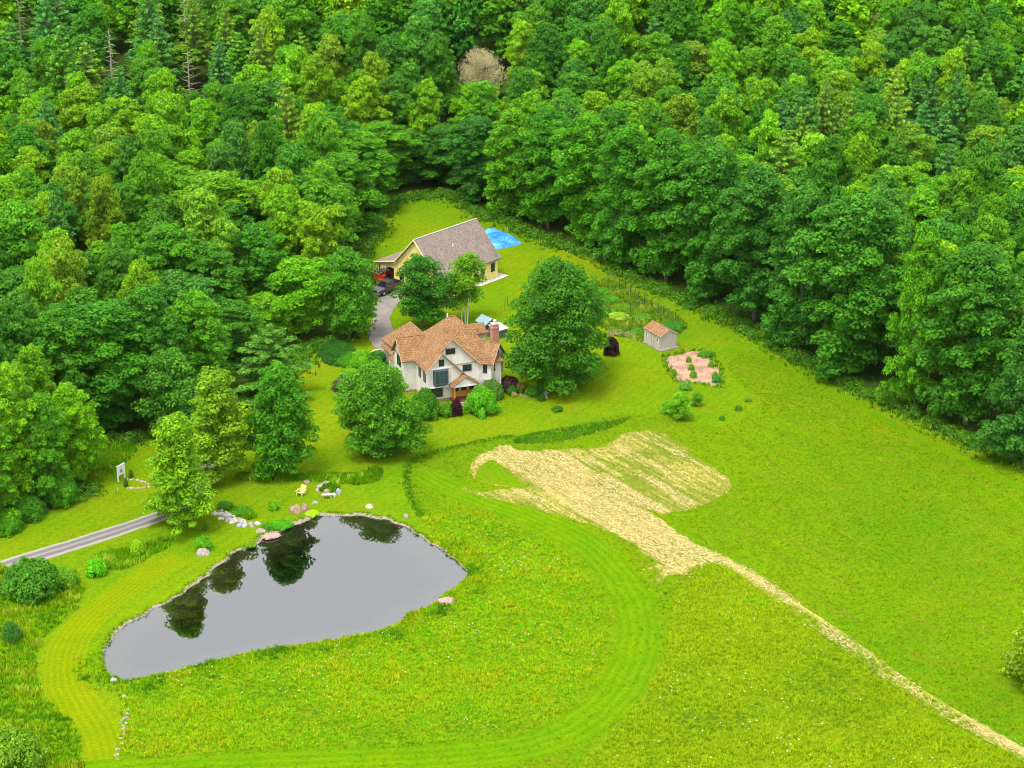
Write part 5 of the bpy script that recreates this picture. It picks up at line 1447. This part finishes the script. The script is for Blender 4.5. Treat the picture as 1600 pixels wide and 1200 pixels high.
mb = MB(); mb.box(-.65, .65, -.22, .22, .38, .50); mb.build("seat", M["cream_cap"], BN, bevel=.02)
for s in (-1, 1): mb = MB(); mb.box(s*.45 - .1, s*.45 + .1, -.18, .18, -.05, .379); mb.build("leg", M["stone"], BN)

# ------------------------------------------------------------------ rocks
def rock_mesh(seed, sx, sy, sz, name="boulder"):
    bm = bmesh.new(); bmesh.ops.create_icosphere(bm, subdivisions=2, radius=1)
    for v in bm.verts:
        n = v.co.normalized(); k = 1 + .28 * mnoise.noise(n * 1.3 + Vector((seed*3.1, 0, 0))) + .12 * mnoise.noise(n * 3.5 + Vector((0, seed, 0)))
        v.co = Vector((n.x*sx*k, n.y*sy*k, max(-.25, n.z)*sz*k))
    me = bpy.data.meshes.new(name); bm.to_mesh(me); bm.free(); return me
def rock(px, py, sx, sy, sz, mat, label, seed, group=None, rz=0):
    me = rock_mesh(seed, sx, sy, sz); o = link_mesh("boulder", me, None, M[mat]); o.location = at(px, py); o.rotation_euler.z = rz
    return tag(o, label, "rock", group or "boulders on the lawn around the pond")
rock(462,799,.80,.7,.85,"brown_stone","big rough brown boulder by the pond, left one of a touching pair",1)
rock(477,797,.52,.5,.85,"brown_stone","smaller upright reddish-brown rock touching the big brown boulder",2)
rock(492,786,.45,.35,.32,"stone","flat pale rock on grass between brown boulders and stone bench",3)
rock(577,793,.48,.36,.46,"cream_cap","pale rounded rock alone on the lawn north of the pond",4)
rock(634,808,.34,.3,.42,"stone","small tan rock at the lawn corner beside the meadow",5)
rock(317,866,.85,.6,.62,"stone","grey boulder in front of a leafy bush left of the pond",6)
rock(697,941,.95,.7,.62,"pink_stone","pinkish layered rock on the pond's right bank",7)
rock(480,755,.42,.36,.42,"brown_stone","dark rock at the flower strip just behind the yellow chair",8)
rock(529,771,.36,.34,.72,"grey_stone","blue-grey upright rock on the right side of the stone ring",9)
rock(521,775,.36,.3,.42,"cream_cap","rounded pale rock touching the right end of the stone bench",10)
rock(511,771,.55,.4,.55,"brown_stone","brown rock just behind the stone bench",11)
rock(178,1064,.42,.34,.36,"cream_cap","pale rock at the pond's lower left tip",12)
rock(194,1088,.30,.2,.2,"cream_cap","small white rock in grass below the pond's left tip",13)
rock(423,838,1.05,.8,.30,"pink_stone","broad flat pinkish slab where the stone ditch meets the pond",14,rz=.4)
rock(409,829,.8,.55,.26,"stone","flat grey slab just above the pinkish slab at the ditch mouth",15,rz=.6)
rock(134,769,.55,.3,.16,"stone","flat grey stone at the left lawn edge beside the woods",16,rz=.5)
rock(1189,514,1.0,.35,.22,"pink_stone","reddish low pile of stones under the right woods edge",17,rz=-.6)
rock(350,731,.7,.5,.8,"grey_stone","grey rock at the foot of the slender olive tree",18)
def stones_along(name, label, pix, n, size, mats, spread=.12, cat="stone edging", seed=0):
    line = smooth_open(px_poly(pix), .2); r = np.random.default_rng(seed)
    o0 = at(*pix[0]); root = empty(name, o0, 0, label, cat)
    proto = [rock_mesh(70 + seed + k, 1, .8, .75, "stone") for k in range(3)]
    for i in range(n):
        x, y = line[int((i + .5) / n * (len(line) - 1))]
        me = proto[i % 3].copy() if False else proto[i % 3]
        o = bpy.data.objects.new("stone", me); COL.objects.link(o); o.parent = root
        if not me.materials: me.materials.append(M[mats[i % 3 % len(mats)]])
        s = size * r.uniform(.65, 1.3)
        o.location = (x - o0.x + r.normal(0, spread), y - o0.y + r.normal(0, spread), .02); o.scale = (s, s, s); o.rotation_euler.z = r.uniform(0, 6)
stones_along("stone_ring", "arc of pale stones edging the grassy fire ring behind the bench", [(495,768),(499,762),(507,756),(518,753)], 16, .27, ["stone","pink_stone","cream_cap"], .1, seed=1)
stones_along("stone_ditch", "band of pale tumbled stones running from the bright tree to the pond", [(336,803),(350,806),(362,812),(375,816),(390,823)], 60, .30, ["stone","cream_cap","grey_stone"], .5, "stone bed", 2)
stones_along("stone_edging", "V-shaped thin stone edging on the lawn beside the white sign", [(201,749),(214,751),(226,754),(236,759),(228,762),(215,763),(199,763)], 34, .17, ["cream_cap","stone","pink_stone"], .06, seed=3)
stones_along("stone_trickle", "line of small pale stones in grass below the pond's left tip", [(200,1112),(195,1124),(194,1138),(190,1155),(186,1172),(182,1188)], 30, .15, ["stone","pink_stone","grey_stone"], .16, "stone bed", 4)
stones_along("bed_edging", "small stones scattered along the flower bed right of the house", [(808,616),(818,619),(828,618),(840,617)], 12, .16, ["pink_stone","stone","cream_cap"], .12, seed=5)
wl_ = smooth_open(px_poly([(592,547),(583,551),(578,560),(577,570),(579,580),(584,592),(592,602)]), .1)
WALK = empty("stone_walk", (wl_[0][0], wl_[0][1], 0), 0, "curving flagstone walk from the driveway to the house's left side", "walkway")
fm = []
for k in range(3):
    r_ = np.random.default_rng(700 + k); pts = [(math.cos(a)*r_.uniform(.8, 1.05), math.sin(a)*r_.uniform(.8, 1.05)) for a in np.linspace(0, 2*math.pi, 8)[:-1]]
    mb = MB(); mb.prism([(x, y, -.05) for x, y in pts], [(x, y, .05) for x, y in pts]); fm.append(mesh_of(mb, "flagstone", "flagstone"))
for i in range(30):
    x, y = wl_[int((i // 2 + .5) / 15 * (len(wl_) - 1))]; s = -.33 if i % 2 else .33
    o = bpy.data.objects.new("flagstone", fm[i % 3]); COL.objects.link(o); o.parent = WALK
    o.location = (x - wl_[0][0] + s, y - wl_[0][1] + random.uniform(-.1, .1), .02 + .003 * (i % 3)); o.scale = (.36, .55, 1); o.rotation_euler.z = random.uniform(-.5, .5)

# white box, birdbath
p = at(932, 405); mb = MB(); mb.box(-.45, .45, -.4, .4, -.4, .75); mb.box(-.5, .5, -.45, .45, .75, .85)
o = mb.build("storage_box", M["concrete"], None, bevel=.03); o.location = (p.x, p.y, p.z); o.rotation_euler.z = .4; tag(o, "small pale grey box at the foot of the right woods edge", "box")
p = at(853, 622); BB = empty("birdbath", p, 0, "small pale stone birdbath at the right end of the flower bed", "birdbath")
mb = MB(); mb.tube([(0,0,-.05), (0,0,.1), (0,0,.14), (0,0,.65)], [.24,.22,.12,.10], 10); mb.build("pedestal", M["cream_cap"], BB)
mb = MB(); mb.tube([(0,0,.65), (0,0,.80)], [.12,.36], 12); mb.tube([(0,0,.8), (0,0,.84)], [.36,.34], 12); mb.build("bowl", M["stone"], BB)

# ------------------------------------------------------------------ shrubs and small plants
def shrub(px, py, wpx, hpx, color, label, name="shrub", cat="shrub", group=None, i=None, depth=None):
    p = at(px, py); sc = FPX / math.hypot(p.y, CAM_H)
    rw_ = wpx / 2 / sc; h = max(.15, (hpx - (depth or wpx * .8) * .18) / sc / .93)
    o = place(('shrub', (random.randrange(3) + (3 if wpx > 38 else 0)) if i is None else (i + 3 if wpx > 38 else i)), name, p.x, p.y, h, rw_, color, label, cat, group, z=0)
    if depth: o.scale = (rw_, depth / 2 / sc / .4, h); o.rotation_euler.z = 0
    return o
def tiny_tree(px, py, top, w, c, label): return tree_px(('yard','open'), 'young_tree', px, py, top, w, c, label)
PUR, PUR2 = (.075,.042,.042), (.050,.018,.024)
shrub(50,928,100,76,(.040,.100,.018),"big dark rounded bush beside the gravel road's near end",name="bush",cat="bush",i=1)
shrub(100,915,50,40,(.085,.150,.020),"looser pale green bush merging into the right of the big roadside bush",name="bush",cat="bush")
shrub(151,898,34,32,(.070,.190,.010),"bright green round bush between the road and the mown strip")
shrub(20,1002,34,40,(.034,.085,.030),"small dark green bush in the rough grass at the left frame edge",cat="bush",name="bush")
shrub(18,1196,110,80,(.085,.130,.018),"rounded cream-flowered bush in the bottom left corner",name="flowering_bush",cat="bush",i=1)
shrub(318,858,30,26,(.065,.150,.014),"leafy low bush behind the grey boulder left of the pond")
shrub(215,868,22,30,(.150,.215,.012),"small yellow-green sapling on the lawn between road and pond",name="sapling",cat="sapling")
shrub(322,828,10,14,(.05,.11,.02),"tiny dark sapling on the lawn right of the bright roadside tree",name="sapling",cat="sapling")
shrub(197,760,8,14,(.05,.08,.03),"tiny dark shrub at the foot of the white sign")
shrub(205,746,8,14,(.06,.08,.03),"tiny shrub just right of the white sign")
shrub(753,645,54,54,(.062,.165,.014),"bright green large shrub at the right of the porch",i=1)
shrub(768,622,40,38,(.060,.105,.045),"grey-green shrub behind the bright porch shrub")
shrub(664,652,50,58,(.036,.100,.014),"dark hedge-like shrub between the round lawn tree and the house front")
shrub(697,650,26,26,(.052,.120,.020),"small green shrub left of the purple shrub at the porch")
shrub(713,649,20,30,PUR2,"dark purple shrub at the left of the porch steps",name="purple_shrub")
shrub(795,610,36,28,PUR,"reddish-purple shrub by the house's right wing",name="purple_shrub")
shrub(955,555,26,34,PUR2,"round dark purple shrub at the right of the largest lawn tree",name="purple_shrub",i=1)
shrub(812,612,18,18,(.30,.235,.070),"golden-yellow shrub in the flower bed right of the house",name="golden_shrub")
shrub(800,617,18,18,(.028,.075,.024),"dark green shrub below the purple shrub in the house's flower bed")
shrub(811,613,12,14,(.032,.085,.020),"small dark green ball in front of the golden-yellow shrub")
shrub(831,618,22,18,(.042,.110,.022),"rounded green shrub mid flower bed right of the house")
shrub(834,608,18,16,(.150,.200,.020),"yellow-green shrub behind the rounded one in the flower bed")
shrub(846,616,15,20,(.030,.080,.022),"dark upright shrub left of the birdbath")
shrub(846,626,14,14,(.026,.070,.022),"low dark shrub below the upright one beside the birdbath")
shrub(803,620,10,10,(.42,.38,.13),"pale flowering plant at the front of the house's flower bed",name="flower",cat="flower")
shrub(871,642,19,11,(.030,.095,.020),"lone low dark green shrub on the lawn below the largest tree")
shrub(548,594,40,26,(.085,.165,.012),"bright green plants in the bed left of the stone walk",name="flower_bed_plant",cat="plant")
shrub(562,578,34,26,(.070,.165,.012),"bright green clump beside the bend of the stone walk",name="flower_bed_plant",cat="plant")
shrub(566,562,36,20,(.080,.160,.014),"upper bright green clump by the driveway end of the walk",name="flower_bed_plant",cat="plant")
shrub(538,602,26,14,(.26,.25,.020),"yellowish plants at the lower left of the walk's bed",name="flower_bed_plant",cat="plant")
shrub(538,608,44,26,(.120,.105,.075),"grey-brown wispy shrub beside the round lawn tree",name="wispy_shrub",i=2)
shrub(590,572,30,30,(.034,.095,.026),"dark shrub between stone walk and house",i=1)
shrub(587,580,22,22,(.085,.175,.012),"bright small shrub in front of the dark one by the walk")
shrub(526,552,64,20,(.020,.062,.020),"low dark green oval hedge under the driveway trees",name="low_hedge",cat="hedge",depth=46)
shrub(543,563,46,14,(.040,.105,.018),"low green ground plants just below the dark oval hedge",name="ground_plant",cat="plant",depth=30)
shrub(1048,645,32,26,(.070,.150,.016),"rounded left bush of the sapling island",name="bush",cat="bush")
tiny_tree(1063,656,612,34,(.085,.165,.012),"taller bright young tree of the sapling island, right of the rounded bush")
shrub(1061,655,13,16,(.036,.110,.020),"small dark bush at the foot of the taller island bush",name="bush",cat="bush")
tiny_tree(1089,634,612,18,(.070,.135,.015),"slim young sapling with a stone at its foot below the mulch bed")
shrub(1128,656,10,8,(.04,.11,.02),"thin upright sapling near the lower rim of the island lawn",name="sapling",cat="sapling")
shrub(1154,641,12,11,(.065,.120,.012),"small olive tuft on the right of the island lawn",name="sapling",cat="sapling")
shrub(1168,627,12,10,(.11,.15,.03),"pale yellow-green tuft at the island lawn's right rim",name="sapling",cat="sapling")
shrub(1071,608,22,14,(.075,.140,.055),"pale-edged broad-leaved hosta at the bottom of the mulch bed",name="hosta",cat="plant")
shrub(1120,597,16,12,(.030,.110,.050),"dark bluish plant at the mulch bed's lower right corner",name="bed_plant",cat="plant")
shrub(1104,556,30,13,(.055,.120,.020),"leafy plants along the mulch bed's upper right rim",name="bed_plant",cat="plant")
for i, (x, y, w, h, lb) in enumerate([(1053,586,10,12,"left"), (1076,566,9,11,"topmost in the middle row"), (1080,578,10,12,"second in the middle row"), (1083,590,12,14,"lowest in the middle row"), (1111,573,10,12,"upper right"), (1117,592,11,14,"lower right")]):
    shrub(x, y, w, h, (.095,.150,.020), f"small green seedling on the pink mulch bed, {lb}", name="seedling", cat="seedling", group="seedlings on the mulch bed")
for i, (x, y, w, h, c, lb) in enumerate([(940,458,30,20,(.05,.13,.02),"leafy row at the garden's far end"), (952,470,34,18,(.055,.135,.02),"leafy clump left of the garden fence"), (975,482,36,16,(.06,.13,.02),"leafy clump in the middle of the garden"),
        (968,498,34,22,(.155,.185,.045),"pale feathery green clump mid garden"), (950,490,28,16,(.07,.15,.02),"green clump beside the largest tree in the garden"), (1002,497,34,16,(.065,.125,.03),"low green rows behind the shed"),
        (1050,512,36,18,(.03,.105,.035),"dark leafy patch at the garden fence corner"), (995,522,26,18,(.055,.13,.025),"green clump left of the shed"), (962,520,30,12,(.28,.28,.12),"pale flowering patch above the round purple shrub"), (984,524,24,12,(.30,.27,.14),"pale tan flowering patch left of the shed")]):
    shrub(x, y, w, h * .62, c, lb, name="garden_plant", cat="plant", group="plants in the vegetable garden")
for i, (x, y, w, h, c, lb) in enumerate([(352,793,26,14,(.035,.10,.02),"dark low plants above the stone ditch, upper clump"), (378,801,34,14,(.05,.13,.02),"low plants above the stone ditch, lower clump"), (428,795,20,15,(.075,.165,.012),"bright tuft on the lawn left of the brown boulders"),
        (440,822,40,14,(.05,.15,.015),"green plants at the pond's upper left bank"), (418,826,22,12,(.045,.12,.02),"dark green plants beside the flat slabs"), (488,804,24,8,(.20,.24,.02),"yellow-green plants on the bank under the brown boulders"), (392,853,20,8,(.08,.13,.02),"grassy tuft on the gravel shore")]):
    shrub(x, y, w, h, c, lb, name="bank_plant", cat="plant", group="plants along the stone ditch and bank")
tree_px(('yard','willow'), "willow_tree", 1632, 1075, 946, 130, (.115,.135,.014), "drooping olive-yellow willow cut by the right frame edge")
# dense bushes that close the woods' foot on the left
for i, (x, y, w, h, c, lb) in enumerate([(96,786,60,60,(.045,.120,.014),"leafy bush at the woods' foot left of the sign"), (70,772,50,60,(.22,.27,.10),"bush with pale cream blossom at the left woods' foot"), (40,808,70,50,(.036,.100,.016),"dark bush at the woods' foot under the big yellow-green tree"), (118,752,40,40,(.05,.13,.014),"bush just left of the rough grass by the sign"), (8,830,60,40,(.045,.12,.012),"low bush at the left frame edge beside the road lawn")]):
    shrub(x, y, w, h, c, lb, name="bush", cat="bush", group="bushes at the left woods' foot")
